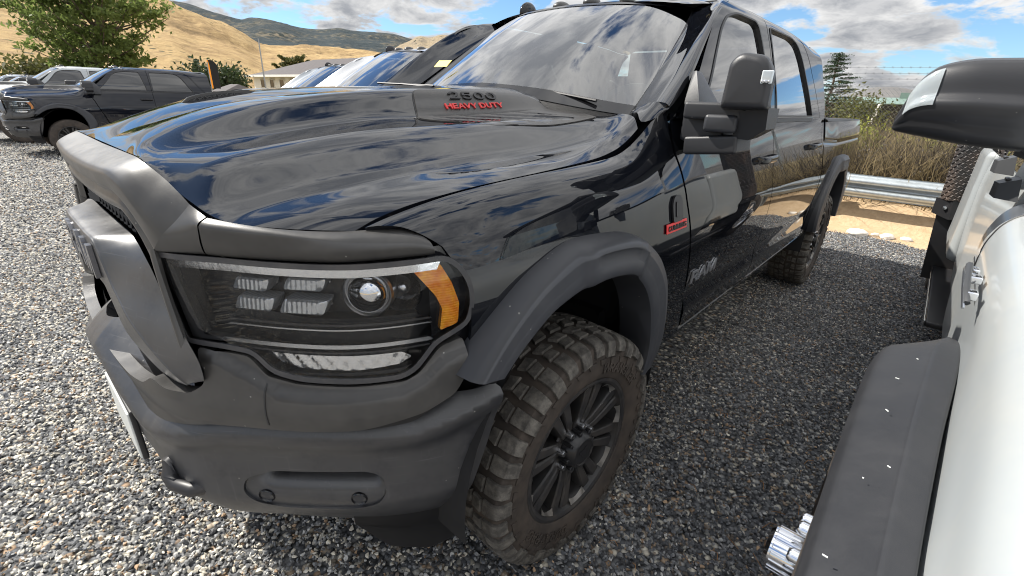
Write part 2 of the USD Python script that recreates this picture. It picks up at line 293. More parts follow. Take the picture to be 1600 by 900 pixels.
def patch(P, nu=24, nv=24, ang=60, flip=False, thick=0.0, smoothing=0.0):
    """a smooth sheet through a coarse grid of points; thick folds its rim inwards"""
    P = np.asarray(P, float)
    if nv is None: A = P
    else:
        tv = np.linspace(0, 1, P.shape[0]); A = PchipInterpolator(tv, P, axis=0)(np.linspace(0, 1, nv))
        if smoothing: A = gaussian_filter1d(A, smoothing, axis=0, mode="nearest")
    if nu is not None:
        tu = np.linspace(0, 1, P.shape[1]); A = PchipInterpolator(tu, A, axis=1)(np.linspace(0, 1, nu))
    m = grid(A, ang, flip)
    if thick:
        n = np.zeros_like(A); d1 = np.gradient(A, axis=1); d0 = np.gradient(A, axis=0); n = np.cross(d1, d0); n /= np.linalg.norm(n, axis=2, keepdims=True) + 1e-12
        if flip: n = -n
        B = A - n * thick
        ring = lambda G: np.vstack([G[0, :-1], G[:-1, -1], G[-1, :0:-1], G[:0:-1, 0]])
        a, b = ring(A), ring(B); k = len(a); i = np.arange(k); j = (i + 1) % k
        rim = np.vstack([np.stack([i, i + k, j + k], 1), np.stack([i, j + k, j], 1)])
        if flip: rim = rim[:, ::-1]
        m = join([m, facet(np.vstack([a, b]), rim)])
    return m
def resample(poly, step, closed=True):
    p = np.asarray(poly, float)
    if closed: p = np.vstack([p, p[:1]])
    out = []
    for a, b in zip(p[:-1], p[1:]):
        k = max(1, int(round(np.linalg.norm(b - a) / step))); out.append(a + (b - a) * (np.arange(k) / k)[:, None])
    if not closed: out.append(p[-1:])
    return np.vstack(out)
def rounded(poly, r, closed=True, n=5):
    """rounds the corners of a 2-D polygon by r (a number or one per corner)"""
    p = np.asarray(poly, float); out = []; N = len(p); rr = np.broadcast_to(r, (N,))
    for i in range(N):
        a, b, c = p[i - 1], p[i], p[(i + 1) % N]; u, w = a - b, c - b; lu, lw = np.linalg.norm(u), np.linalg.norm(w)
        d = min(rr[i], lu * .45, lw * .45)
        if d < 1e-5: out.append(b[None]); continue
        A, B = b + u / lu * d, b + w / lw * d; t = np.linspace(0, 1, n)[:, None]
        out.append((1 - t) ** 2 * A + 2 * t * (1 - t) * b + t ** 2 * B)
    return np.vstack(out)
def spline2(pts, n=60, closed=False):
    p = np.asarray(pts, float)
    if closed: p = np.vstack([p, p[:1]])
    t = np.r_[0, np.cumsum(np.linalg.norm(np.diff(p, axis=0), axis=1))]
    return PchipInterpolator(t, p)(np.linspace(0, t[-1], n))
def sheet(poly, fn, step=.02, holes=(), rim=.012, disp=None, d=0.0, flip=False, e=1.5e-3):
    """A panel: the 2-D polygon is laid on the surface fn(a, b, d) with analytic normals; its edge is folded inwards by rim."""
    rings = [resample(poly, step)] + [resample(h, step) for h in holes]
    pg = Polygon(rings[0], [h for h in rings[1:]])
    if not pg.is_valid: pg = pg.buffer(0)
    if pg.geom_type != "Polygon": pg = max(pg.geoms, key=lambda g: g.area)
    x0, y0, x1, y1 = pg.bounds
    gx, gy = np.meshgrid(np.arange(x0 + step * .4, x1, step), np.arange(y0 + step * .4, y1, step)); pts = np.stack([gx.ravel(), gy.ravel()], 1)
    inner = pg.buffer(-step * .45)
    pts = pts[shapely.contains_xy(inner, pts[:, 0], pts[:, 1])] if not inner.is_empty else pts[:0]
    rings = [np.asarray(pg.exterior.coords)[:-1]] + [np.asarray(r.coords)[:-1] for r in pg.interiors]
    allp = np.vstack(rings + [pts]); tri = Delaunay(allp).simplices; c = allp[tri].mean(1)
    tri = tri[shapely.contains_xy(pg, c[:, 0], c[:, 1])]
    t = allp[tri]; ar = (t[:, 1, 0] - t[:, 0, 0]) * (t[:, 2, 1] - t[:, 0, 1]) - (t[:, 1, 1] - t[:, 0, 1]) * (t[:, 2, 0] - t[:, 0, 0])
    tri = tri[np.abs(ar) > 1e-10]; ar = ar[np.abs(ar) > 1e-10]; tri[ar < 0] = tri[ar < 0][:, ::-1]
    def F(a, b):
        dd = d + (disp(a, b) if disp is not None else 0.0); return fn(a, b, np.broadcast_to(dd, a.shape))
    a, b = allp[:, 0], allp[:, 1]; P = F(a, b)
    n = np.cross(F(a + e, b) - F(a - e, b), F(a, b + e) - F(a, b - e)); n /= np.linalg.norm(n, axis=1, keepdims=True) + 1e-15
    if flip: tri = tri[:, ::-1]; n = -n
    parts = [(P, tri, n)]
    if rim:
        k = 0
        for r in rings:
            q = P[k:k + len(r)]; nn = n[k:k + len(r)]; k += len(r); q2 = q - nn * rim; m = len(r); i = np.arange(m); j = (i + 1) % m
            ff = np.vstack([np.stack([i, i + m, j + m], 1), np.stack([i, j + m, j], 1)])
            area = np.sum(r[:, 0] * np.roll(r[:, 1], -1) - np.roll(r[:, 0], -1) * r[:, 1])
            if (area < 0) != flip: pass
            if (area > 0) == flip: ff = ff[:, ::-1]
            parts.append(facet(np.vstack([q, q2]), ff))
    return join(parts)
def tube(pts, r, sides=8, cap=True, ang=60):
    p = np.asarray(pts, float); r = np.broadcast_to(r, (len(p),)); t = np.gradient(p, axis=0); t /= np.linalg.norm(t, axis=1, keepdims=True) + 1e-12
    ref = np.array([0, 0, 1.0]) if abs(t[:, 2]).mean() < .9 else np.array([1.0, 0, 0])
    a = np.cross(t, ref); a /= np.linalg.norm(a, axis=1, keepdims=True) + 1e-12; b = np.cross(t, a); g = np.arange(sides) * 2 * math.pi / sides
    v = p[:, None] + r[:, None, None] * (np.cos(g)[None, :, None] * a[:, None] - np.sin(g)[None, :, None] * b[:, None])
    f = grid_faces(len(p), sides, wrap_u=True)[:, ::-1]; v = v.reshape(-1, 3)
    if cap:
        k = len(v); v = np.vstack([v, p[:1], p[-1:]]); i = np.arange(sides); j = (i + 1) % sides; L = (len(p) - 1) * sides
        f = np.vstack([f, np.stack([np.full(sides, k), i, j], 1), np.stack([np.full(sides, k + 1), L + j, L + i], 1)])
    mm = trimesh.Trimesh(v, f, process=False)
    if mm.volume < 0: f = f[:, ::-1]
    return smooth((v, f), ang)
def lathe(profile, n=48, axis="x", ang=35):
    """profile: (along the axis, radius) points"""
    p = np.asarray(profile, float); g = np.arange(n) * 2 * math.pi / n
    v = np.stack([np.broadcast_to(p[:, 0][:, None], (len(p), n)), p[:, 1][:, None] * np.cos(g), p[:, 1][:, None] * np.sin(g)], -1)
    f = grid_faces(len(p), n, wrap_u=True); vv = v.reshape(-1, 3)
    if axis == "z": vv = vv[:, [1, 2, 0]]
    if axis == "y": vv = vv[:, [2, 0, 1]]
    return smooth((vv, f), ang)
def box(size, loc=(0, 0, 0), r=0.0, R=None):
    s = np.asarray(size, float)
    if r <= 0: m = trimesh.creation.box(s); out = flat(m)
    else:
        r = min(r, s.min() * .49); sg = np.array([[a, b, c] for a in (-1, 1) for b in (-1, 1) for c in (-1, 1)], float)
        h = s / 2; P = []
        for g in sg:
            for d in ((1, 0, 0), (0, 1, 0), (0, 0, 1), (.577, .577, .577), (.75, .66, 0), (.75, 0, .66), (0, .7, .7)):
                P.append(g * (h - r) + g * np.array(d) * r)
        m = trimesh.convex.convex_hull(np.array(P)); out = smooth(m, 50)
    if R is not None: out = xf(out, R=R)
    return xf(out, loc)
def hull(P, ang=40):
    return smooth(trimesh.convex.convex_hull(np.asarray(P, float)), ang)
def prism(poly, depth, R=None, loc=(0, 0, 0), ang=30, bevel=0.0):
    """extrudes a 2-D polygon (x, y) along z"""
    pg = poly if isinstance(poly, Polygon) else Polygon(poly)
    if not pg.is_valid: pg = pg.buffer(0)
    m = trimesh.creation.extrude_polygon(pg, depth, engine="earcut")
    out = smooth(m, ang)
    return xf(out, loc, R)
def ellipsoid(c, r, sub=2):
    m = trimesh.creation.icosphere(sub); v = np.array(m.vertices); n = v / np.asarray(r); n /= np.linalg.norm(n, axis=1, keepdims=True)
    return v * np.asarray(r) + np.asarray(c), np.array(m.faces), n

# ---------------------------------------------------------------- the scene's objects
_used = {}
def fresh(parent, name):
    key = (parent, name); k = _used.get(key, -1) + 1; _used[key] = k
    return f"{parent}/{name}" if k == 0 else f"{parent}/{name}_{k:03d}"
def meta(prim, label=None, cat=None, group=None, kind=None):
    for k, v in (("label", label), ("category", cat), ("group", group), ("kind", kind)):
        if v: prim.SetCustomDataByKey(k, v)
def thing(name, label, cat, loc=(0, 0, 0), rz=0.0, group=None, scale=None, rot=None):
    x = UsdGeom.Xform.Define(stage, fresh("/World", name)); x.AddTranslateOp().Set(Gf.Vec3d(*map(float, loc)))
    if rz: x.AddRotateZOp().Set(math.degrees(rz))
    if rot: x.AddRotateXYZOp().Set(Gf.Vec3f(*rot))
    if scale: x.AddScaleOp().Set(Gf.Vec3f(*((scale,) * 3 if np.ndim(scale) == 0 else scale)))
    meta(x.GetPrim(), label, cat, group); return str(x.GetPath())
def group_part(parent, name, label=None):
    p = fresh(parent, name); x = UsdGeom.Xform.Define(stage, p)
    if label: meta(x.GetPrim(), label)
    return p
def part(parent, name, m, material, label=None, kind=None, cat=None, group=None):
    path = fresh(parent, name); v, f = np.asarray(m[0], np.float32), np.asarray(m[1], np.int32)
    g = UsdGeom.Mesh.Define(stage, path)
    g.CreatePointsAttr(Vt.Vec3fArray.FromNumpy(np.ascontiguousarray(v))); g.CreateFaceVertexCountsAttr(Vt.IntArray.FromNumpy(np.full(len(f), 3, np.int32)))
    g.CreateFaceVertexIndicesAttr(Vt.IntArray.FromNumpy(np.ascontiguousarray(f).ravel())); g.CreateSubdivisionSchemeAttr("none")
    if len(m) > 2 and m[2] is not None:
        g.CreateNormalsAttr(Vt.Vec3fArray.FromNumpy(np.ascontiguousarray(np.asarray(m[2], np.float32)))); g.SetNormalsInterpolation("vertex")
    UsdShade.MaterialBindingAPI.Apply(g.GetPrim()).Bind(MATS[material]); meta(g.GetPrim(), label, cat, group, kind)
    return path
def top(name, m, material, label=None, cat=None, group=None, kind=None):
    return part("/World", name, m, material, label, kind, cat, group)
def copy_of(src, name, label, cat, loc, rz=0.0, group=None, scale=None):
    p = thing(name, label, cat, loc, rz, group, scale); q = stage.GetPrimAtPath(p)
    q.GetReferences().AddInternalReference(src); q.SetInstanceable(True); return p
def text(s, h, depth=.003, bold=True, squash=1.0):
    m = meshkit.text_mesh(s, h, depth, bold); v = np.array(m.vertices); v[:, 0] *= squash; v[:, 0] -= (v[:, 0].min() + v[:, 0].max()) / 2; v[:, 1] -= h / 2
    return flat(trimesh.Trimesh(v, m.faces, process=False))
# ---------------------------------------------------------------- wheels
def tyre_profile(R=.424, rim=.262, w=.288):
    """outer half-section points (x lateral, r): from the rim seat on the outside over the tread to the inside"""
    h = w / 2
    return [(h * .80, rim), (h * .92, rim + .012), (h * .985, rim + .045), (h * 1.0, rim + .085), (h * .985, R - .045), (h * .93, R - .020), (h * .80, R - .011), (h * .4, R - .008), (0, R - .008)]
def make_tyre(R=.424, rim=.262, w=.288, N=36, hub_seed=0, detail=True):
    half = tyre_profile(R, rim, w); prof = half + [(-x, r) for x, r in half[::-1][1:]]
    pr = spline2(prof, 70); base = lathe([(x, r) for x, r in pr[::-1]], 96, ang=60)
    if not detail: return base, None, None
    t = np.r_[0, np.cumsum(np.linalg.norm(np.diff(pr, axis=0), axis=1))]; mid = t[-1] / 2
    X, Rr = PchipInterpolator(t, pr[:, 0]), PchipInterpolator(t, pr[:, 1])
    def surf(l, th, d):
        a = mid - l; x, r = X(a), Rr(a); dx, dr = X(a, 1), Rr(a, 1); L = np.hypot(dx, dr) + 1e-9; nx, nr = dr / L, -dx / L
        sgn = np.sign(nr * 1.0 + nx * np.sign(x) * .6); x2, r2 = x + nx * d * sgn, r + nr * d * sgn
        return np.stack([x2, r2 * np.cos(th), r2 * np.sin(th)], -1)
    def block(poly, d, taper=.0022, n=7):
        """poly: quad corners (l, arc length on the tread) ; top raised by d, sides flared to the base"""
        p = np.asarray(poly, float); u = np.linspace(0, 1, n)
        A = p[0] + (p[1] - p[0]) * u[:, None]; B = p[3] + (p[2] - p[3]) * u[:, None]; c = p.mean(0)
        rows = []
        for k, (w_, dd, ins) in enumerate(((0, -.004, 0), (0, d * .86, .6), (0, d, 1.5), (1, d, 1.5), (1, d * .86, .6), (1, -.004, 0))):
            q = (A, B)[w_].copy(); v = c - q; q = q + v / (np.linalg.norm(v, axis=1, keepdims=True) + 1e-9) * taper * ins
            rows.append(surf(q[:, 0], q[:, 1] / R, np.full(n, dd)))
        G = np.array(rows); v = G.reshape(-1, 3); f = grid_faces(6, n)
        e0 = [r * n for r in range(6)]; e1 = [r * n + n - 1 for r in range(6)]
        fan = lambda e: [[e[0], e[i], e[i + 1]] for i in range(1, 5)]
        f = np.vstack([f, np.array(fan(e0))[:, ::-1], np.array(fan(e1))])
        m = trimesh.Trimesh(v, f, process=False)
        if m.volume < 0: f = f[:, ::-1]
        return smooth((v, f), 30)
    blocks = []; P = 2 * math.pi * R / N; half_l = .1585; rng = random.Random(5)
    for i in range(N):
        c = i * P
        for s in (1, -1):
            off = 0 if s == 1 else P * .5; y = c + off; long = i % 2 == 0; e = .182 if long else .168
            blocks.append(block([(s * .088, y - P * .38), (s * e, y - P * .34), (s * e, y + P * .34), (s * .088, y + P * .30)], .0095))
            if i % 2 == 0: # inner zigzag blocks
                for k, yy in ((0, y), (1, y + P)):
                    blocks.append(block([(s * .050, yy - P * .40 + P * .15 * k), (s * .081, yy - P * .30), (s * .081, yy + P * .36), (s * .046, yy + P * .26)], .010, n=4))
                    blocks.append(block([(s * .006, yy - P * .30), (s * .042, yy - P * .46), (s * .040, yy + P * .20), (s * .010, yy + P * .38)], .010, n=4))
    tread = join(blocks)
    # raised marks on the outer sidewall: a ring of trapezoids and the arc lettering
    deco = []
    for i in range(N):
        th = (i + .5) * P
        deco.append(block([(.185, th - P * .30), (.206, th - P * .16), (.206, th + P * .16), (.185, th + P * .30)], .0035, taper=.001, n=3))
    for word, a0, r in (("WRANGLER", math.radians(35), .318), ("DURATRAC", math.radians(215), .318)):
        for k, ch in enumerate(word):
            m = text(ch, .034, .006); a = a0 - (k - len(word) / 2) * .105
            er = np.array([0, math.cos(a), math.sin(a)]); et = np.array([0, math.sin(a), -math.cos(a)])
            deco.append(xf(m, er * r + np.array([w / 2 - .003, 0, 0]), frame(et, er, [1, 0, 0])))
    return base, tread, join(deco)
def make_rim(rr=.262, depth=.10, face=.10, spokes=8):
    """rim barrel with a rolled lip, and the spokes"""
    barrel = lathe([(-.12, rr - .004), (-.10, rr - .030), (.03, rr - .035), (face - .030, rr - .022), (face - .012, rr - .018), (face + .004, rr - .012), (face + .010, rr - .002), (face + .009, rr + .008), (face + .002, rr + .012), (face - .012, rr + .004)], 96, ang=35)
    back = lathe([(-.04, rr - .036), (-.045, .05), (-.045, .0)][::-1], 48)
    sp, bare = [], []
    for k in range(spokes):
        a = 2 * math.pi * k / spokes + .2
        for s in (-1, 1):
            # each spoke is a pair of ribs with a groove between
            st = []
            for r, wd, gap, xx, th in ((.070, .024, .003, face - .030, .05), (.12, .029, .004, face - .018, .045), (.18, .034, .007, face - .012, .04), (rr - .016, .041, .010, face - .008, .05)):
                c = s * (gap + wd / 2) if True else 0
                st.append([(xx - th, r, c - wd * .62), (xx - .006, r, c - wd * .55), (xx, r, c - wd * .40), (xx, r, c + wd * .40), (xx - .006, r, c + wd * .55), (xx - th, r, c + wd * .62)])
            G = np.array(st); f = grid_faces(4, 6); v = G.reshape(-1, 3)
            m = smooth((v, f[:, ::-1]), 30); sp.append(xf(m, R=rotx(a)))
        # web floor between the two ribs
        G = np.array([[(face - .034, r, -g), (face - .034, r, g)] for r, g in ((.05, .008), (.12, .010), (rr - .02, .016))]); v = G.reshape(-1, 3); f = grid_faces(3, 2)
        sp.append(xf(flat((v, f[:, ::-1])), R=rotx(a))); sp.append(xf(flat((v, f)), R=rotx(a)))
        # bright bare metal at the lip between spokes
        am = a + math.pi / spokes
        g = np.linspace(-.17, .17, 7); st = []
        for q in g:
            rw = rr - .014; ri = rr - .014 - .016 * (abs(q) / .17) ** 1.5 - .004
            st.append([(face + .004, rw * math.cos(q), rw * math.sin(q)), (face - .010, ri * math.cos(q), ri * math.sin(q))])
        G = np.array(st); f = grid_faces(7, 2); bare.append(xf(smooth((G.reshape(-1, 3), f), 60), R=rotx(am))); bare.append(xf(smooth((G.reshape(-1, 3), f[:, ::-1]), 60), R=rotx(am)))
    disc = lathe([(face - .060, .0), (face - .055, .085), (face - .040, .100), (face - .034, .096), (face - .032, .0)], 40)
    return join([barrel]), join(sp + [disc]), bare, back
_tyre = make_tyre(); _tyre_far = make_tyre(detail=False); _rim = make_rim(face=.122)
def wheel(parent, loc, side=1, steer=0.0, full=True, spin=0.0, bolts=8):
    w = group_part(parent, "wheel"); R = rotz(steer) @ rotx(spin)
    def put(name, m, mt):
        m = xf(m, R=R)
        if side < 0: m = mirror(m)
        part(w, name, xf(m, loc), mt)
    base, tread, deco = _tyre if full else _tyre_far
    put("tyre", base if deco is None else join([base, deco]), "tyre_rubber")
    if tread is not None: put("tread_blocks", tread, "tread_rubber")
    put("rim", join([_rim[0], _rim[3]]), "rim_black"); put("spokes", _rim[1], "rim_black"); 
    if full:
        for k in range(0, 16, 2): put("rim_lip_pocket", join(_rim[2][k:k + 2]), "rim_bare")
    cap = [lathe([(.050, .074), (.088, .072), (.104, .066), (.118, .060), (.125, .054), (.126, .048), (.1225, .045), (.1225, .0)][::-1], 40, ang=30)]
    for k in range(8):
        a = 2 * math.pi * (k + .5) / 8 + .2; cap.append(xf(box((.06, .016, .014), (.082, .070, 0), .004), R=rotx(a)))
    put("hub_cap", xf(join(cap), (.020, 0, 0)), "hub_black")
    emb = []
    for s in (-1, 1):
        emb.append(xf(prism([(0, -.024), (.010, -.016), (.012, .004), (.024, .010), (.020, .022), (.006, .018), (0, .012)] if s > 0 else [(0, -.024), (0, .012), (-.006, .018), (-.020, .022), (-.024, .010), (-.012, .004), (-.010, -.016)], .002), (.1422, 0, 0), frame([0, 1, 0], [0, 0, 1], [1, 0, 0])))
    put("cap_emblem", join(emb), "badge_dark")
    for k in range(bolts):
        a = 2 * math.pi * k / bolts + .2; m = lathe([(.056, .0125), (.092, .0125), (.100, .010), (.103, .0)][::-1], 10, ang=35)
        m = xf(m, (.020, .0835 * math.cos(a), .0835 * math.sin(a))); put("lug_nut", m, "satin_chrome")
    return w

# ---------------------------------------------------------------- the pickup truck
CUT_ARCH = [(.405, .64), (.455, .80), (.40, .94), (.27, 1.04), (.075, 1.125), (-.10, 1.14), (-.27, 1.10), (-.40, 1.03), (-.50, .955)]
FL_OUT = [(-.545, .962), (-.44, 1.068), (-.29, 1.158), (-.12, 1.202), (.075, 1.188), (.30, 1.090), (.46, .915), (.505, .735), (.42, .600)]
FL_IN = [(-.455, .950), (-.372, 1.010), (-.258, 1.064), (-.085, 1.088), (.075, 1.068), (.215, .985), (.305, .845), (.335, .70), (.315, .600)]
REAR_Y = 3.87
RL_OUT = [(-.50, .60), (-.555, .76), (-.50, .95), (-.36, 1.11), (-.15, 1.20), (.10, 1.20), (.33, 1.12), (.48, .96), (.55, .76), (.53, .60)]
RL_IN = [(-.38, .60), (-.41, .76), (-.37, .90), (-.26, 1.01), (-.10, 1.07), (.08, 1.07), (.24, 1.01), (.36, .90), (.42, .76), (.42, .60)]
FLK = lambda a, b, d: flank.off(b, a, d)               # polygon (y, w)
CABF = lambda a, b, d: cab.off(b, a, d)                # polygon (y, u)
FAS = lambda a, b, d: fascia.off(a, b, d)
BMP = lambda a, b, d: bump_w.off(a, b, d)

def flare(outer, inner, y0, x_out, nseg=110, pad=None):
    """a wheel-arch flare: section from the flank out to a flat band and in again at the lip"""
    o, i = spline2(outer, nseg), spline2(inner, nseg); rows = []
    for k in range(nseg):
        a, b = o[k], i[k]; t = k / (nseg - 1)
        fx = float(flank.at(np.clip(a[1], .52, 1.22), np.clip(a[0] + y0, -.69, 4.94))[0])
        S1 = lambda q_, w_: 1 / (1 + math.exp(-max(-40, min(40, q_ / w_)))); P_ = S1(t - pad[0], .006) * S1(pad[1] - t, .006) if pad else 0; R_ = S1(t - pad[0] - .035, .004) * S1(pad[1] - .03 - t, .004) if pad else 0; xo = x_out + .014 * P_; q = lambda s: (a[0] + (b[0] - a[0]) * s + y0, a[1] + (b[1] - a[1]) * s)
        rows.append([(fx - .012, *q(0)), (fx + .012, *q(.0)), (fx + .75 * (xo - fx), *q(.06)), (xo - .004, *q(.16)), (xo + .004 + .004 * P_, *q(.27)), (xo + .005 + .003 * P_ - .007 * R_, *q(.31)), (xo + .007 - .007 * R_, *q(.58)), (xo + .008 + .004 * P_, *q(.62)), (xo + .012, *q(.88)), (xo + .006, *q(.98)), (xo - .012, *q(1.0)), (xo - .05, *q(1.015)), (xo - .12, *q(.99))])
    P = np.array(rows); m = grid(P, 28, True); mm = trimesh.Trimesh(m[0], m[1], process=False)
    # close the two ends
    ends = []
    for r, fl in ((P[0], False), (P[-1], True)):
        c = r.mean(0); n = len(r); f = [[0, j + 1, j + 2] for j in range(n - 1)]; v = np.vstack([c[None], r]); f = np.array(f); ends.append(flat((v, f))); ends.append(flat((v, f[:, ::-1])))
    return join([m] + ends)

def both(parent, name, m, mt, label=None):
    part(parent, name, m, mt, label); part(parent, name, mirror(m), mt)

def build_truck(name, label, paint, loc=(0, 0, 0), rz=0.0, scale=None, hero=True, cat="pickup truck", group=None, side_glass="tinted_glass"):
    T = thing(name, label, cat, loc, rz, group, scale); st = .016 if hero else .035; H = hero
    # ---- hood
    nu, nv = (110, 120) if H else (50, 50); u = np.linspace(0, .9935, nu); v = np.linspace(0, 1, nv); U, V = np.meshgrid(u, v)
    P = hood_s.at(U, V); N = hood_s.normal(U, V, 3e-3); N = np.where((N[..., 2:] < 0), -N, N); f = grid_faces(nv, nu)
    side = (P.reshape(-1, 3), f, N.reshape(-1, 3))
    rows = [P[0], P[0] + np.array([0, .004, -.016])]; lip = grid(np.array(rows), 60, True); edge = grid(np.stack([P[:, -1], P[:, -1] + np.array([-.004, 0, -.02])], 1), 60, False)
    one = join([side, lip, edge]); part(T, "hood", join([one, mirror(one)]), paint)
    hood = T
    # vented insert with the badge on the flank of the dome
    HV = lambda a, b, d: hood_s.off(a, b, d)
    def louvre(a, b):
        # slanting ridges across the shelf of the insert, and a raised field round the badge
        t = (b - .595 - .30 * (a - .37)) / .072; ph = t - np.floor(t); S = lambda q, w: 1 / (1 + np.exp(-np.clip(q / w, -40, 40)))
        on = S(a - .40, .008) * S(.575 - .10 * np.clip(.70 - b, 0, 1) - a, .008) * S(b - .645, .006) * S(.925 - b, .006)
        return .0035 + on * (-.018 * (1 - ph) ** 1.2 - .001) + .004 * S(a - .276, .003) * S(.345 - a, .004) * S(b - .69, .006) * S(.925 - b, .006) * 0 - .003 * np.exp(-((a - .378) / .006) ** 2) * S(b - .67, .01) * S(.93 - b, .01)
    ins = rounded([(.285, .672), (.342, .640), (.41, .604), (.47, .612), (.565, .672), (.62, .80), (.625, .955), (.345, .985), (.225, .945), (.262, .80)], [.01, .02, .02, .02, .03, .03, .01, .01, .02, .02])
    m = sheet(ins, HV, .0055 if H else .02, disp=louvre, rim=.006); both(T, "hood_vent_panel", m, "trim_grey")
    fr = LineString(np.vstack([ins, ins[:1]])).buffer(.0045); fr = Polygon(fr.exterior)
    m = sheet(np.asarray(fr.exterior.coords)[:-1], HV, .01, holes=[np.asarray(Polygon(ins).buffer(.001).exterior.coords)[:-1]], rim=0, d=.0012); both(T, "hood_vent_gap", m, "black_plastic")
    if H:
        for word, mt, b0, h, sq, aa in (("2500", "badge_dark", .815, .028, 2.3, .318), ("HEAVY DUTY", "badge_red", .808, .020, 1.5, .342)):
            for s in (1, -1):
                p = hood_s.at(np.array(aa), np.array(b0)); n = hood_s.normal(np.array(aa), np.array(b0)); n = n if n[2] > 0 else -n
                yv = hood_s.at(np.array(aa), np.array(b0 + .02)) - hood_s.at(np.array(aa), np.array(b0 - .02)); yv /= np.linalg.norm(yv); zv = np.cross(n, yv)
                t_ = text(word, h, .004, True, sq)
                if s > 0: part(T, "hood_badge", xf(t_, p + n * .004, frame(yv, zv, n)), mt)
                else:
                    k = np.array([-1, 1, 1]); part(T, "hood_badge", xf(t_, (p + n * .004) * k, frame(-yv * k, zv * k, n * k)), mt)
    # scoop with its mesh, open towards the middle of the hood
    zs = lambda y: np.interp(y, [-.86, -.65, -.36, -.05], [1.428, 1.500, 1.541, 1.566]); yy_ = np.linspace(-.67, -.45, 15); hgt = .0135 * np.sin(np.clip((yy_ + .67) / .22, 0, 1) * math.pi) ** .7 * (1 - .35 * (yy_ + .67) / .22)
    lens = np.vstack([np.stack([yy_, zs(yy_) - .003], 1), np.stack([yy_[::-1][1:-1], (zs(yy_) + hgt)[::-1][1:-1]], 1)]); lx = lambda y: -.150 - .06 * (y + .7)
    nac = np.array([[(lx(y) - .002, y, zs(y) + h_), (lx(y) - .03, y + .004, zs(y) + h_ * 1.05), (lx(y) - .11, y + .01, zs(y) + h_ * .85 - .002), (lx(y) - .185, y + .01, zs(y) - .024)] for y, h_ in zip(yy_, hgt)]); part(T, "hood_scoop_roof", patch(nac, 14, 30, 70), paint)
    def plate(pg, dx, grow=0.0):
        q = np.asarray(Polygon(pg).buffer(grow).exterior.coords)[:-1]; m = trimesh.creation.extrude_polygon(Polygon(q), .004, engine="earcut"); v = np.array(m.vertices); return flat(trimesh.Trimesh(np.stack([lx(v[:, 0]) + dx + v[:, 2] - .10 * (v[:, 1] - 1.51), v[:, 0], v[:, 1]], 1), m.faces, process=False))
    part(T, "hood_scoop", plate(lens, 0), "cavity_black"); part(T, "hood_scoop_lip", join([plate(lens, -.004, .007)]), "trim_grey")
    if H:
        bars = []; pg = Polygon(lens).buffer(-.001)
        for k in range(-30, 60):
            for dr in (1, -1):
                yy = np.linspace(-.72, -.28, 120); zz = 1.40 + k * .011 + dr * (yy + .5) * .75; ok = shapely.contains_xy(pg, yy, zz)
                if ok.sum() > 2: bars.append(tube(np.stack([lx(yy[ok]) + .006 - .10 * (zz[ok] - 1.51), yy[ok], zz[ok]], 1)[[0, -1]], .0013, 4, False))
        part(T, "hood_scoop_mesh", join(bars), "trim_grey", kind="stuff")
    # ---- front fenders
    fend = [(-.655, 1.492), (-.575, 1.372), (-.522, 1.30), (-.474, 1.187), (-.486, 1.067), (-.51, .935)] + CUT_ARCH[::-1] + [(.405, .598), (.775, .598), (.674, .926), (.596, 1.141), (.566, 1.25), (.541, 1.305), (.496, 1.386), (.488, 1.44), (.50, 1.492)]
    fp = np.vstack([np.array(fend[:1]), fend[1:6], spline2(CUT_ARCH[::-1], 24), fend[6 + len(CUT_ARCH):]])
    m = sheet(fp, FLK, st, flip=False); both(T, "front_fender", m, paint)
    # wheel-well liners
    for y0, rr_ in ((0, .55), (REAR_Y, .54)):
        g = np.linspace(math.radians(-8), math.radians(188), 26); X = [.98, .93, .52]
        G = np.array([[(x, y0 + rr_ * math.cos(a) * (1 if y0 else .97), .50 + rr_ * math.sin(a) * 1.03) for x in X] for a in g]); m = grid(G, 60, True)
        back = np.vstack([[(.52, y0, .5)], G[:, -1]]); fb = np.array([[0, k + 1, k + 2] for k in range(len(g) - 1)]); both(T, "wheel_well_liner", join([m, flat((back, fb)), flat((back, fb[:, ::-1]))]), "liner_black")
    # ---- doors
    dfront = [(.788, .615), (1.735, .615), (1.737, 1.0), (1.737, 1.493), (.515, 1.493), (.502, 1.44), (.510, 1.386), (.555, 1.305), (.580, 1.25), (.610, 1.141), (.690, .926)]
    drear = [(1.745, .615), (3.03, .615), (3.03, 1.493), (1.745, 1.493)]
    def crease(a, b): # a soft character line low on the doors and a step near the sill
        return -.007 * np.exp(-((b - .79) / .045) ** 2) + .004 * np.exp(-((b - .70) / .03) ** 2)
    fw_ = rounded(dfront, [.02, .02, .0, .012, .02, .02, .02, .02, .02, .02, .02]); both(T, "front_door", sheet(fw_, FLK, st * 1.3, disp=crease), paint); both(T, "rear_door", sheet(rounded(drear, .02), FLK, st * 1.6, disp=crease), paint)
    # window frames, glass, pillars: polygon (y, u)
    gf = rounded([(.70, .035), (.80, .22), (1.04, .70), (1.13, .80), (1.27, .862), (1.545, .868), (1.585, .83), (1.625, .45), (1.655, .035)], [.01, .02, .08, .05, .08, .04, .03, .02, .01])
    gr = rounded([(1.775, .035), (1.79, .80), (1.80, .868), (2.25, .875), (2.38, .83), (2.47, .66), (2.66, .035)], [.01, .03, .02, .10, .10, .06, .01])
    ff = rounded([(.52, .004), (1.02, .83), (1.12, .93), (1.25, .965), (1.737, .975), (1.737, .004)], [.01, .06, .06, .06, .01, .01]); fr = rounded([(1.745, .004), (1.745, .975), (2.40, .97), (2.56, .90), (2.68, .66), (2.89, .10), (2.92, .004)], [.01, .01, .12, .10, .1, .02, .01])
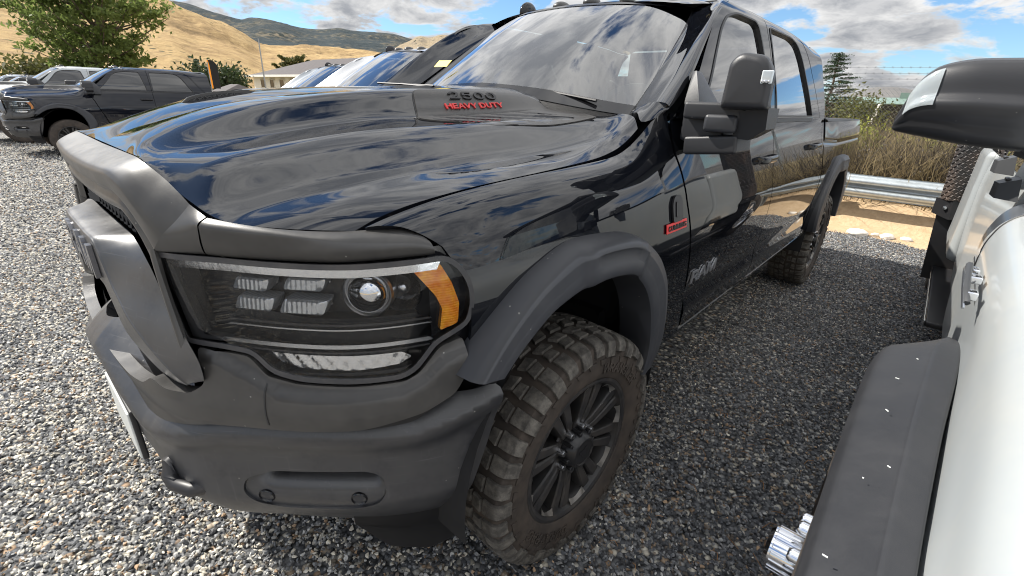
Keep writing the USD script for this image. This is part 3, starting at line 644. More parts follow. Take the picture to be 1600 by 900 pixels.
    both(T, "front_door_frame", sheet(ff, CABF, .03, holes=[gf], rim=.02), paint); both(T, "rear_door_frame", sheet(fr, CABF, .03, holes=[gr], rim=.02), paint)
    gl = sheet(gf, CABF, .04, d=-.012, rim=0); both(T, "front_door_window", gl, side_glass); gl = sheet(gr, CABF, .04, d=-.012, rim=0); both(T, "rear_door_window", gl, side_glass)
    for g_, nm in ((gf, "front"), (gr, "rear")):
        pg = Polygon(g_); m = sheet(np.asarray(pg.buffer(.012).exterior.coords)[:-1], CABF, .03, holes=[np.asarray(pg.buffer(-.004).exterior.coords)[:-1]], d=.003, rim=.016)
        both(T, nm + "_window_seal", m, "black_plastic")
    both(T, "belt_moulding", sheet([(.72, 1.478), (2.66, 1.478), (2.66, 1.4985), (.72, 1.4985)], FLK, .03, d=.006, rim=.008), "black_plastic")
    quarter = rounded([(2.93, .004), (2.90, .10), (2.69, .67), (2.57, .91), (2.42, .98), (3.09, .98), (3.10, .004)], .02); both(T, "cab_quarter", sheet(quarter, CABF, .03), paint)
    both(T, "cab_corner", sheet([(3.038, .615), (3.10, .615), (3.10, 1.493), (3.038, 1.493)], FLK, .03), paint)
    # A pillars: rows from base to roof, columns door side to glass side
    ap = [[(.917, .46, 1.535), (.905, .45, 1.548), (.865, .47, 1.552), (.80, .52, 1.545), (.742, .545, 1.522)], [(.900, .62, 1.625), (.893, .60, 1.64), (.855, .62, 1.645), (.775, .68, 1.64), (.715, .70, 1.618)], [(.855, .82, 1.765), (.848, .80, 1.78), (.815, .83, 1.785), (.735, .90, 1.782), (.680, .92, 1.758)],
          [(.808, 1.02, 1.897), (.800, 1.01, 1.908), (.765, 1.06, 1.912), (.685, 1.13, 1.908), (.632, 1.14, 1.885)], [(.768, 1.22, 1.972), (.757, 1.22, 1.978), (.725, 1.25, 1.982), (.655, 1.27, 1.983), (.600, 1.262, 1.965)]]
    both(T, "a_pillar", patch(ap, 14, 24, 70, True, .012), paint)
    # roof
    ru = np.linspace(.983, 1.8, 26); nvr = 40; rows = []
    for t_ in np.linspace(0, 1, nvr):
        y_front = 1.10 + .17 * np.clip((1.8 - ru) / .8, 0, 1) ** 2.2; yy = y_front + (3.08 - y_front) * t_; rows.append(cab.at(ru, yy))
    G = np.array(rows); wx, wz = np.array([0, .25, .43, .54, .602, .70]), np.array([2.003, 1.998, 1.988, 1.977, 1.969, 1.972]); tt = np.clip(1 - np.linspace(0, 1, nvr) / .20, 0, 1)[:, None] ** 2; G[:, :, 2] += tt * np.minimum(0, np.interp(G[0, :, 0], wx, wz) - G[0, :, 2])[None]; roof = grid(G, 60, False); both(T, "roof", roof, paint)
    # windshield
    wb = [(0, .405, 1.566), (.28, .42, 1.552), (.52, .46, 1.524), (.66, .50, 1.507), (.735, .534, 1.500)]; wm = [(0, .77, 1.812), (.27, .785, 1.802), (.48, .83, 1.778), (.62, .88, 1.752), (.678, .915, 1.738)]; wt = [(0, 1.085, 1.997), (.25, 1.105, 1.992), (.43, 1.15, 1.982), (.54, 1.21, 1.971), (.602, 1.262, 1.962)]
    half = np.array([wb, wm, wt]); full = np.concatenate([half[:, :0:-1] * np.array([-1, 1, 1]), half], 1)
    part(T, "windshield", patch(full, 60, 30, 80), "windshield_glass")
    b = patch(full, 60, 30, 80)[0].reshape(30, 60, 3)
    def band(i0, i1, j0, j1): return grid(b[i0:i1, j0:j1] + np.array([0, -.002, .002]), 80)
    part(T, "windshield_border", join([band(0, 3, 0, 60), band(28, 30, 0, 60), band(0, 30, 0, 2), band(0, 30, 58, 60)]), "black_gloss")
    part(T, "inspection_tag", xf(box((.10, .002, .05)), (-.42, .60, 1.70), rotx(-.85)), "tag_yellow") if H else None
    # cowl and wipers
    cw = [[(x, y, z) for x, y, z in wb], [(0, .38, 1.560), (.28, .40, 1.545), (.52, .44, 1.510), (.66, .48, 1.496), (.735, .505, 1.490)]]; half = np.array(cw); full2 = np.concatenate([half[:, :0:-1] * np.array([-1, 1, 1]), half], 1); full2[1, :, 2] -= .012
    part(T, "cowl_panel", join([patch(full2, 40, 4, 80), patch(full2, 40, 4, 80, True)]), "black_plastic")
    both(T, "cowl_corner", patch([[(.742, .545, 1.522), (.80, .52, 1.545), (.865, .47, 1.552), (.917, .46, 1.535)], [(.735, .50, 1.498), (.795, .462, 1.515), (.862, .384, 1.487), (.905, .455, 1.52)]], 12, 6, 70, True), paint)
    if H:
        for x0 in (.05, -.62):
            base = np.array([x0 + .55, .50, 1.548]); tip = np.array([x0, .475, 1.596]); part(T, "wiper", join([tube([base, base * .5 + tip * .5 + np.array([0, 0, .012]), tip], .007, 6), tube([tip + [-.22, .0, .004], tip + [.25, .02, -.006]], .006, 6)]), "black_plastic")
    # roof marker lamps and the antenna fin
    for x_, y_ in ((-.42, 1.36), (-.15, 1.235), (.055, 1.225), (.26, 1.245), (.46, 1.33)):
        c = np.array([x_, y_, 2.022 - .06 * x_ * x_]); part(T, "roof_lamp", join([ellipsoid(c, (.042, .062, .030), 2)]), "trim_grey")
    part(T, "antenna_fin", ellipsoid((-.50, 1.36, 2.035), (.030, .075, .062), 2), "black_gloss")
    # ---- bed and tail
    arch = [(a + REAR_Y, b_) for a, b_ in [((o[0] + i[0]) / 2, (o[1] + i[1]) / 2) for o, i in zip(spline2(RL_OUT, 30), spline2(RL_IN, 30))]]
    bed = [(3.125, .60), (arch[0][0], .60)] + arch[1:-1] + [(arch[-1][0], .60), (4.93, .62), (4.93, 1.47), (4.90, 1.497), (3.125, 1.497)]
    def bline(a, b): return .006 / (1 + np.exp(-(b - 1.335) / .006)) - .010 * np.exp(-((b - 1.325) / .010) ** 2)
    both(T, "bed_side", sheet(bed, FLK, .022 if H else .04, disp=bline), paint)
    rail = np.array([[(.955 - .0, 3.12, 1.476), (.945, 3.12, 1.490), (.86, 3.12, 1.490), (.855, 3.12, 1.44)], [(.955, 4.2, 1.476), (.945, 4.2, 1.490), (.86, 4.2, 1.490), (.855, 4.2, 1.44)], [(.935, 4.93, 1.472), (.925, 4.93, 1.484), (.85, 4.93, 1.484), (.845, 4.93, 1.44)]]); both(T, "bed_rail_cap", patch(rail, None, 12, 40, False), "black_plastic")
    part(T, "tonneau_cover", box((1.70, 1.78, .02), (0, 4.03, 1.475), .008), "black_plastic") if H else None
    part(T, "tailgate", join([box((1.72, .05, .62), (0, 4.94, 1.17), .015), box((1.66, .02, .05), (0, 4.965, 1.40), .008)]), paint)
    both(T, "tail_lamp", box((.09, .07, .40), (.905, 4.935, 1.20), .02), "red_lens"); part(T, "rear_bumper", join([box((1.95, .16, .22), (0, 5.06, .70), .04), box((.55, .05, .10), (0, 5.14, .72), .02)]), "bumper_plastic")
    part(T, "cab_back", join([box((1.70, .03, .88), (0, 3.10, 1.06)), box((1.44, .03, .48), (0, 3.09, 1.73))]), paint)
    part(T, "bed_front", box((1.78, .04, .80), (0, 3.15, 1.06)), paint)
    # ---- chassis and sills
    part(T, "underbody", join([box((1.50, 3.0, .20), (0, 1.95, .62)), box((.9, 1.1, .5), (0, -.15, .78)), box((1.5, 1.6, .25), (0, 4.0, .78)), box((.10, 5.6, .16), (.42, 2.1, .52)), box((.10, 5.6, .16), (-.42, 2.1, .52)), tube([(-.75, 0, .42), (.75, 0, .42)], .055, 10), tube([(-.75, REAR_Y, .42), (.75, REAR_Y, .42)], .06, 10)]), "liner_black")
    sill = np.array([[(.955, y, .618), (.972, y, .600), (.965, y, .575), (.93, y, .56), (.85, y, .57)] for y in (.40, 1.2, 2.2, 3.26)]); both(T, "sill", patch(sill, None, 12, 50, True), "paint_black" if H else paint)
    # ---- flares
    both(T, "front_flare", flare(FL_OUT, FL_IN, 0, 1.030, pad=(.30, .56)), "flare_plastic"); both(T, "rear_flare", flare(RL_OUT, RL_IN, REAR_Y, 1.035, pad=(.42, .62)), "flare_plastic")
    return T
LAMP = [(.474, 1.222), (.636, 1.224), (.779, 1.224), (.916, 1.224), (1.03, 1.226), (1.095, 1.228), (1.128, 1.20), (1.150, 1.160), (1.154, 1.115), (1.140, 1.068), (1.06, 1.035), (1.035, 1.005), (1.015, .982), (.985, .968), (.90, .968), (.78, .972), (.722, .985), (.682, 1.026), (.612, 1.031), (.528, 1.035)]
def front_end(T, H=True):
    st = .012 if H else .03
    # grille surround: top band and the inner leg beside the lamp
    topb = [[(0, -.912, 1.396), (0, -.948, 1.383), (0, -.985, 1.364), (0, -.981, 1.330), (0, -.962, 1.320), (0, -.968, 1.285), (0, -.955, 1.270)], [(.20, -.911, 1.397), (.20, -.946, 1.384), (.20, -.981, 1.366), (.20, -.977, 1.332), (.20, -.962, 1.320), (.20, -.970, 1.292), (.20, -.952, 1.272)],
            [(.36, -.914, 1.400), (.358, -.944, 1.388), (.35, -.974, 1.370), (.34, -.970, 1.336), (.33, -.955, 1.322), (.33, -.964, 1.295), (.32, -.946, 1.275)], [(.43, -.914, 1.396), (.43, -.941, 1.380), (.422, -.966, 1.356), (.405, -.963, 1.318), (.385, -.950, 1.305), (.38, -.959, 1.280), (.37, -.942, 1.262)],
            [(.50, -.897, 1.366), (.498, -.925, 1.340), (.482, -.952, 1.305), (.46, -.952, 1.270), (.44, -.940, 1.256), (.425, -.951, 1.235), (.41, -.936, 1.220)], [(.572, -.884, 1.328), (.558, -.910, 1.296), (.530, -.936, 1.262), (.502, -.947, 1.230), (.48, -.938, 1.215), (.46, -.949, 1.195), (.445, -.934, 1.180)]]
    topb = np.array(crisp(list(np.array(topb, float).transpose(1, 0, 2)), [2, 3, 4, 5], [.007, .005, .004, .004])).transpose(1, 0, 2); both(T, "grille_surround", patch(topb, 80, 48, 24), "trim_grey")
    leg = [[(.505, -.947, 1.234), (.49, -.953, 1.230), (.475, -.951, 1.222), (.470, -.938, 1.212), (.462, -.949, 1.200), (.445, -.936, 1.182)], [(.520, -.948, 1.175), (.508, -.955, 1.172), (.495, -.953, 1.166), (.490, -.938, 1.158), (.482, -.950, 1.148), (.468, -.936, 1.134)], [(.545, -.948, 1.105), (.533, -.956, 1.102), (.52, -.954, 1.096), (.515, -.938, 1.090), (.508, -.951, 1.080), (.494, -.936, 1.068)],
           [(.572, -.948, 1.04), (.560, -.957, 1.036), (.55, -.956, 1.030), (.545, -.938, 1.024), (.538, -.952, 1.014), (.526, -.936, 1.004)], [(.590, -.944, .985), (.58, -.954, .980), (.572, -.953, .974), (.568, -.936, .968), (.562, -.949, .960), (.552, -.932, .952)]]
    both(T, "grille_surround_leg", patch(leg, 26, 24, 32, False, .01), "trim_grey")
    strip = [[(.572, -.884, 1.328), (.558, -.910, 1.296), (.530, -.936, 1.262), (.502, -.947, 1.230), (.500, -.940, 1.226)], [(.625, -.874, 1.311), (.628, -.893, 1.296), (.618, -.892, 1.268), (.600, -.885, 1.236), (.595, -.878, 1.229)]]
    strip2 = [[(.628, -.873, 1.310), (.632, -.892, 1.294), (.622, -.890, 1.266), (.604, -.883, 1.235), (.600, -.876, 1.229)], [(.735, -.795, 1.297), (.737, -.812, 1.287), (.730, -.812, 1.262), (.718, -.806, 1.236), (.712, -.799, 1.229)], [(.80, -.693, 1.287), (.822, -.715, 1.280), (.832, -.716, 1.258), (.828, -.708, 1.238), (.822, -.700, 1.230)],
              [(.842, -.595, 1.285), (.866, -.610, 1.276), (.882, -.612, 1.256), (.882, -.604, 1.240), (.876, -.598, 1.231)], [(.893, -.552, 1.262), (.903, -.552, 1.256), (.910, -.551, 1.246), (.908, -.549, 1.239), (.904, -.546, 1.234)]]
    both(T, "lamp_brow", patch(strip, 20, 8, 40), "trim_grey"); both(T, "lamp_brow", patch(strip2, 20, 40, 40, False, .008), "trim_grey")
    # frame of the grille with the name on its bar
    bar = [[(0, -.940, 1.212), (0, -1.006, 1.202), (0, -1.013, 1.195), (0, -1.013, 1.085), (0, -1.005, 1.078), (0, -.945, 1.075)], [(.10, -.940, 1.212), (.10, -1.006, 1.202), (.10, -1.013, 1.195), (.10, -1.013, 1.084), (.10, -1.005, 1.077), (.10, -.945, 1.075)], [(.235, -.940, 1.211), (.19, -1.004, 1.203), (.19, -1.011, 1.195), (.18, -1.011, 1.080), (.178, -1.003, 1.073), (.178, -.943, 1.070)],
           [(.315, -.943, 1.203), (.235, -1.003, 1.178), (.230, -1.010, 1.170), (.200, -1.010, 1.062), (.198, -1.002, 1.055), (.198, -.943, 1.052)], [(.405, -.946, 1.172), (.285, -1.003, 1.118), (.279, -1.009, 1.110), (.225, -1.009, 1.030), (.222, -1.001, 1.023), (.222, -.944, 1.020)], [(.485, -.946, 1.102), (.372, -1.003, 1.072), (.365, -1.009, 1.064), (.275, -1.008, .990), (.271, -1.0, .984), (.271, -.945, .980)],
           [(.570, -.945, 1.055), (.470, -.992, 1.018), (.462, -.997, 1.010), (.370, -.995, .950), (.366, -.987, .945), (.366, -.945, .942)], [(.622, -.942, 1.012), (.552, -.972, .972), (.544, -.977, .964), (.450, -.976, .918), (.446, -.968, .914), (.448, -.944, .912)], [(.612, -.940, .965), (.560, -.958, .942), (.554, -.961, .936), (.478, -.960, .904), (.476, -.954, .901), (.478, -.944, .900)]]
    bar = np.array(crisp(list(np.array(bar, float).transpose(1, 0, 2)), [1, 4], [.006, .006])).transpose(1, 0, 2)
    fr = patch(bar, 48, 60, 30, False); both(T, "grille_frame", fr, "bumper_plastic")
    end = np.array(bar[-1]); c = end.mean(0); fcap = np.array([[0, k + 1, k + 2] for k in range(len(end) - 1)]); capm = flat((np.vstack([c[None], end]), fcap)); both(T, "grille_frame_end", join([capm, flat((np.vstack([c[None], end]), fcap[:, ::-1]))]), "flare_plastic")
    if H:
        for ch, x0 in (("R", -.175), ("A", 0.0), ("M", .185)):
            m = text(ch, .080, .010, True, 1.35); part(T, "grille_letter", xf(m, (x0 * .72, -1.012, 1.140), frame([1, 0, 0], [0, 0, 1], [0, -1, 0])), "badge_smoke")
    part(T, "grille_backing", box((1.06, .03, .46), (0, -.90, 1.08)), "cavity_black")
    gm = []
    for k in range(-20, 21):
        for dr in (1, -1):
            p0, p1 = np.array([k * .045 - dr * .16, -.925, .93]), np.array([k * .045 + dr * .16, -.925, 1.26]); t0 = [t for t in (0, 1)]
            if abs(p0[0]) < .48 and abs(p1[0]) < .48: gm.append(tube([p0, p1], .005, 4, False))
    part(T, "grille_mesh", join(gm), "black_gloss")
    # chin between lamp, frame and bumper
    chin = [(-.02, .88), (.20, .88), (.30, .885), (.385, .900), (.43, .930), (.475, .918), (.54, .925), (.575, .95), (.585, .985), (.560, 1.03), (.612, 1.024), (.676, 1.019), (.714, .978), (.775, .965), (.90, .961), (.99, .961), (1.022, .976), (1.043, 1.000), (1.068, 1.028), (1.122, 1.040), (1.126, 1.0), (1.112, .945), (1.09, .915), (1.02, .885), (.90, .862), (.70, .852), (.56, .84), (.40, .80), (-.02, .80)]
    chin = rounded(chin, .012, n=4)
    def bulge(a, b):
        e = np.interp(a, [.60, .68, .74, .80, .98, 1.03, 1.07, 1.13], [1.02, .985, .950, .945, .945, .965, 1.0, 1.015]); S = lambda q, w: 1 / (1 + np.exp(-np.clip(q / w, -40, 40))); return .010 + .020 * S(e - b, .0055) - .014 * np.clip((.90 - b) / .06, 0, 1) ** 1.5
    m = sheet(chin, FAS, st, disp=bulge, rim=.03); both(T, "lower_fascia", m, "trim_grey")
    seam = [(.712, .868), (.712, .915), (.716, .968), (.719, .968), (.715, .915), (.715, .868)]; both(T, "fascia_seam", sheet(seam, FAS, .01, disp=bulge, d=.0015, rim=.002), "black_plastic")
    # glossy black filler between lamp and fender, and a dark core behind everything
    both(T, "lamp_side_filler", sheet([(1.06, 1.245), (1.10, 1.245), (1.145, 1.19), (1.168, 1.13), (1.155, 1.05), (1.14, .92), (1.08, .90), (1.06, 1.03)], FAS, .02, d=-.022, rim=0), "black_gloss")
    core = [[fascia.off(np.array(s), np.array(z), -.13) for s in np.linspace(0, 1.05, 20)] for z in (.72, 1.0, 1.235)]; both(T, "front_core", grid(np.array(core), 60, True), "cavity_black")
    # ---- headlamps
    for s in (1, -1):
        Hd = group_part(T, "headlamp"); mm = (lambda m: m) if s == 1 else mirror
        lp = rounded(LAMP, [.01] * 5 + [.02] * 5 + [.02] * 5 + [.02, .02, .02, .01, .012], n=4)
        part(Hd, "lens", mm(sheet(lp, FAS, st * 1.3, d=.004, rim=.0)), "lens_clear")
        # the bowl: wall and floor
        ins = np.asarray(Polygon(lp).buffer(-.004).exterior.coords)[:-1]; r0 = resample(ins, .012)
        a = FAS(r0[:, 0], r0[:, 1], np.full(len(r0), .001)); b = FAS(r0[:, 0], r0[:, 1], np.full(len(r0), -.075)); k = len(r0); i = np.arange(k); j = (i + 1) % k
        part(Hd, "housing", mm(join([facet(np.vstack([a, b]), np.vstack([np.stack([i, j, j + k], 1), np.stack([i, j + k, i + k], 1)])), sheet(ins, FAS, .02, d=-.072, rim=0)])), "cavity_black")
        rim_ = sheet(np.asarray(Polygon(lp).buffer(.004).exterior.coords)[:-1], FAS, .012, holes=[np.asarray(Polygon(lp).buffer(-.0075).exterior.coords)[:-1]], d=.0055, rim=.006); part(Hd, "lens_edge", mm(rim_), "lamp_bezel")
        # bright strip along the top and inner edges
        topl = [(.490, 1.214), (.636, 1.217), (.916, 1.217), (1.085, 1.219), (1.075, 1.200), (.90, 1.197), (.64, 1.198), (.515, 1.196)]; part(Hd, "upper_strip", mm(sheet(topl, FAS, .012, d=-.004, rim=.02)), "reflector")
        inn = [(.488, 1.205), (.513, 1.196), (.565, 1.05), (.62, 1.047), (.62, 1.038), (.535, 1.04)]; part(Hd, "inner_edge_strip", mm(sheet(inn, FAS, .012, d=-.006, rim=.02)), "lamp_bezel")
        shelf = [(.60, 1.085), (.66, 1.112), (.80, 1.098), (1.03, 1.098), (1.045, 1.085), (.80, 1.080), (.64, 1.080)]; part(Hd, "shelf", mm(sheet(shelf, FAS, .012, d=-.030, rim=.04)), "cavity_black")
        for z0, z1, d, mt in ((1.088, 1.093, -.012, "lamp_bezel"), (1.079, 1.082, -.010, "satin_chrome"), (1.040, 1.049, -.006, "satin_chrome"), (1.030, 1.034, -.004, "lamp_bezel")):
            part(Hd, "trim_line", mm(sheet([(.60 if z0 < 1.06 else .62, z0), (1.06, z0), (1.05, z1), (.61 if z0 < 1.06 else .63, z1)], FAS, .012, d=d, rim=.01)), mt)
        # clear led blocks, two by two
        for (s0, z0, w_, h_) in ((.622, 1.150, .090, .030), (.625, 1.108, .100, .034), (.742, 1.158, .100, .030), (.735, 1.108, .115, .036)):
            n = 12; rows = []
            for dd, g in ((-.062, .95), (-.040, 1.0), (-.026, .92), (-.022, .70)):
                q = rounded([(s0 - w_ * g * .5 + .05, z0 - h_ * .5 * g + .015), (s0 + w_ * g * .42 + .05, z0 - h_ * .5 * g + .015), (s0 + w_ * g * .55 + .05, z0 + h_ * .5 * g + .015), (s0 - w_ * g * .36 + .05, z0 + h_ * .5 * g + .015)], .008, n=4)
                rows.append(FAS(q[:, 0], q[:, 1], np.full(len(q), dd)))
            rows.append(np.repeat(rows[-1].mean(0)[None], len(rows[-1]), 0)); G = np.array(rows); f = grid_faces(G.shape[0], G.shape[1], wrap_u=True); part(Hd, "led_block", mm(smooth((G.reshape(-1, 3), f), 25)), "led_clear")
            part(Hd, "led_frame", mm(sheet([(s0 - w_ * .35 + .05, z0 - .006 + .015), (s0 + w_ * .46 + .05, z0 - .006 + .015), (s0 + w_ * .46 + .05, z0 + .006 + .015), (s0 - w_ * .35 + .05, z0 + .006 + .015)], FAS, .02, d=-.058, rim=.006)), "satin_chrome")
        # projector and its cowl
        c = FAS(np.array([.925]), np.array([1.150]), np.array([-.030]))[0]; pl, n2 = fascia.plan(np.array([.925])); nn = np.array([n2[0, 0], n2[0, 1], 0]) * .8 + np.array([.25, -.5, 0]); nn /= np.linalg.norm(nn); tt = np.cross([0, 0, 1.0], nn); Fm = frame(nn, tt, [0, 0, 1])
        part(Hd, "projector", mm(xf(lathe([(-.05, .056), (-.008, .055), (-.003, .051), (-.012, .044), (-.012, .0)][::-1], 32), c, Fm)), "satin_chrome")
        part(Hd, "projector_lens", mm(xf(lathe([(-.010, .043), (.002, .041), (.012, .032), (.019, .015), (.020, .0)][::-1], 32, ang=80), c, Fm)), "chrome")
        c2 = FAS(np.array([1.005]), np.array([1.150]), np.array([-.045]))[0]; part(Hd, "turn_bulb_bowl", mm(xf(lathe([(.018, .046), (.012, .043), (-.02, .034), (-.035, .012), (-.035, .0)][::-1], 28), c2, Fm)), "black_gloss"); part(Hd, "turn_bulb", mm(ellipsoid(c2 + nn * -.01, (.012, .012, .014))), "satin_chrome")
        am = rounded([(1.022, 1.203), (1.082, 1.212), (1.108, 1.165), (1.124, 1.115), (1.118, 1.070), (1.075, 1.058), (1.083, 1.108), (1.070, 1.140)], .006, n=3)
        part(Hd, "amber_reflector", mm(sheet(am, FAS, .010, d=-.006, rim=.016, disp=lambda a, b: .003 * np.exp(-((a - 1.10 + .1 * (b - 1.13)) / .012) ** 2))), "amber_lens")
        drl = rounded([(.700, 1.020), (.99, 1.018), (1.012, 1.004), (.985, .990), (.90, .984), (.775, .987), (.735, .998)], .006, n=3)
        part(Hd, "running_light", mm(sheet(drl, FAS, .008, d=-.016, rim=.02, disp=lambda a, b: .0008 * np.sin(a * 200) * np.sin(b * 160))), "reflector"); low = [(.72, .982), (.79, .976), (.985, .974), (1.01, .988), (.985, .982), (.79, .981)]; part(Hd, "lower_trim", mm(sheet(low, FAS, .01, d=-.010, rim=.02)), "lamp_bezel")
    # ---- bumper
    def bmp(a, b): # section: rolled top edge, shoulder, face that leans in to the bottom
        zr = .806 + .055 * np.clip((a - 1.05) / .2, 0, 1) - .035 * np.clip((.60 - a) / .2, 0, 1) + .10 * np.clip((.35 - a) / .3, 0, 1); S = lambda q, w: 1 / (1 + np.exp(-np.clip(q / w, -40, 40)))
        shoulder = .024 * S(b - zr + .040, .013); topf = -.085 * np.clip((b - zr) / .085, 0, 1.2) ** 1.25; bot = -.090 * np.clip((.60 - b) / .16, 0, 1) ** 1.6; line = .004 * S(.478 - b, .003) * S(a - .8, .03)
        return shoulder + topf + bot + line - .008
    LX = [(-.001, .93), (.14, .955), (.30, .930), (.41, .895), (.48, .868), (.56, .862), (.67, .874), (.83, .878), (1.0, .876), (1.10, .880), (1.20, .884), (1.268, .893), (1.262, .80), (1.232, .70), (1.19, .58), (1.168, .52), (1.11, .478), (1.007, .462), (.875, .442), (.742, .440), (.60, .448), (.50, .458), (.42, .52), (.36, .60), (.30, .64), (.14, .66), (-.001, .66)]
    pocket = rounded([(.610, .615), (.625, .658), (.70, .688), (.93, .692), (.965, .672), (.970, .62), (.945, .580), (.88, .560), (.70, .558), (.640, .575)], .02, n=5)
    LXr = rounded(LX, [0, .02] + [.02] * 9 + [.03] + [.02] * 13 + [.02, 0], n=4)
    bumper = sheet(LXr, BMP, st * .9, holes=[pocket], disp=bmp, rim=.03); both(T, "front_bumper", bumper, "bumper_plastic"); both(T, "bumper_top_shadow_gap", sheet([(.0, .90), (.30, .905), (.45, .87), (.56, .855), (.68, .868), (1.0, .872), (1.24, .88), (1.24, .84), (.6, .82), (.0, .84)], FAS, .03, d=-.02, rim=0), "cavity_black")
    for s in (1, -1):
        mm = (lambda m: m) if s == 1 else mirror; Fg = group_part(T, "fog_lamp_pocket")
        def pk(a, b): # sloping ledge under the lamp opening
            return bmp(a, b) - .006 - .056 / (1 + np.exp(-(b - .645) / .009)) * (1 / (1 + np.exp((a - .955) / .006))) * (1 / (1 + np.exp(-(a - .66) / .012)))
        part(Fg, "pocket_shell", mm(sheet(np.asarray(Polygon(pocket).buffer(-.001).exterior.coords)[:-1], BMP, .007, disp=pk, rim=0)), "bumper_plastic")
        fl = rounded([(.715, .650), (.72, .678), (.92, .682), (.935, .668), (.915, .652), (.80, .647)], .008, n=4); part(Fg, "fog_lens", mm(sheet(fl, BMP, .01, disp=lambda a, b: bmp(a, b) - .040, rim=.012)), "black_gloss"); part(Fg, "fog_element", mm(sheet([(.775, .660), (.785, .672), (.86, .674), (.88, .668), (.84, .663)], BMP, .008, disp=lambda a, b: bmp(a, b) - .034 + .003 * np.sin(a * 300), rim=.004)), "reflector")
        for s0 in (.665, .898):
            p = BMP(np.array([s0]), np.array([.598]), bmp(np.array([s0]), np.array([.598])) - .010)[0]; pl, n2 = bump_w.plan(np.array([s0])); nn = np.array([n2[0, 0], n2[0, 1], -.1]); nn /= np.linalg.norm(nn); tt = np.cross([0, 0, 1.0], nn); tt /= np.linalg.norm(tt); Fm = frame(nn, tt, np.cross(nn, tt))
            part(Fg, "parking_sensor", mm(xf(lathe([(-.02, .0205), (.005, .0205), (.0075, .0185), (.003, .0160), (.002, .0145)][::-1], 24), p, Fm)), "black_gloss"); part(Fg, "sensor_face", mm(xf(lathe([(-.004, .0145), (.0035, .0135), (.0042, .0)][::-1], 24), p, Fm)), "mirror_plastic")
        dam = [[bump_w.off(np.array(a_), np.array(z_), d_) for a_ in np.linspace(.86, 1.165, 14)] for z_, d_ in ((.49, -.060), (.44, -.070), (.36, -.085), (.315, -.082))]; D = np.array(dam); zz = np.interp(np.linspace(.86, 1.165, 14), [.86, .95, 1.08, 1.165], [.425, .345, .312, .33]); D[3, :, 2] = zz; D[2, :, 2] = .5 * (zz + .455); part(T, "air_dam", mm(join([patch(D, 26, 12, 70), patch(D, 26, 12, 70, True)])), "black_plastic")
        hk = np.array([(.385, -.90, .665), (.385, -.985, .660), (.392, -1.012, .650), (.405, -1.022, .625), (.425, -1.018, .605), (.47, -.995, .600), (.49, -.96, .602), (.49, -.88, .605)]); part(T, "tow_hook", mm(tube(hk, .019, 8, True, 50)), "steel_black")
        tow = rounded([(.36, .60), (.42, .64), (.50, .62), (.53, .56), (.52, .50), (.44, .51)], .02); part(T, "tow_hook_recess", mm(sheet(tow, BMP, .02, d=-.05, rim=0)), "cavity_black")
    part(T, "lower_grille", box((.76, .05, .22), (0, -.94, .58)), "cavity_black"); part(T, "skid_panel", box((.9, .24, .03), (0, -.72, .50), .01), "black_plastic")
    if H:
        Pl = group_part(T, "licence_plate"); part(Pl, "plate_frame", box((.310, .014, .165), (.045, -1.040, .635), .004), "black_plastic"); part(Pl, "plate", box((.300, .006, .152), (.045, -1.049, .635), .002), "licence_white")

def cabin_detail(T, H=True):
    # seats, dash and wheel seen through the glass
    for x in (.38, -.38):
        part(T, "front_seat", join([box((.50, .52, .16), (x, 1.45, 1.18), .05), box((.48, .14, .62), (x, 1.72, 1.48), .06, rotx(-.15)), box((.26, .10, .17), (x, 1.79, 1.82), .04)]), "seat_cloth")
    part(T, "rear_bench", join([box((1.40, .50, .16), (0, 2.45, 1.18), .05), box((1.40, .14, .60), (0, 2.74, 1.46), .06)]), "seat_cloth")
    part(T, "dashboard", join([box((1.46, .34, .20), (0, .86, 1.40), .05), box((1.50, .26, .05), (0, .68, 1.50), .02)]), "dash_plastic")
    part(T, "steering_wheel", xf(join([xf(smooth(trimesh.creation.torus(.185, .017, major_sections=40, minor_sections=10), 60)), box((.34, .05, .03), (0, 0, 0), .01)]), (.38, 1.10, 1.48), rotx(.9 + 0)), "dash_plastic")
    part(T, "rear_view_mirror", box((.24, .03, .07), (0, 1.02, 1.83), .015), "black_plastic"); part(T, "headliner", box((1.36, 1.7, .02), (0, 2.15, 1.985)), "seat_cloth"); part(T, "cabin_floor", box((1.6, 2.4, .04), (0, 1.9, .92)), "seat_cloth")
    for x in (.84, -.84): part(T, "inner_door_panel", box((.03, 2.4, .55), (x, 1.85, 1.22)), "dash_plastic")

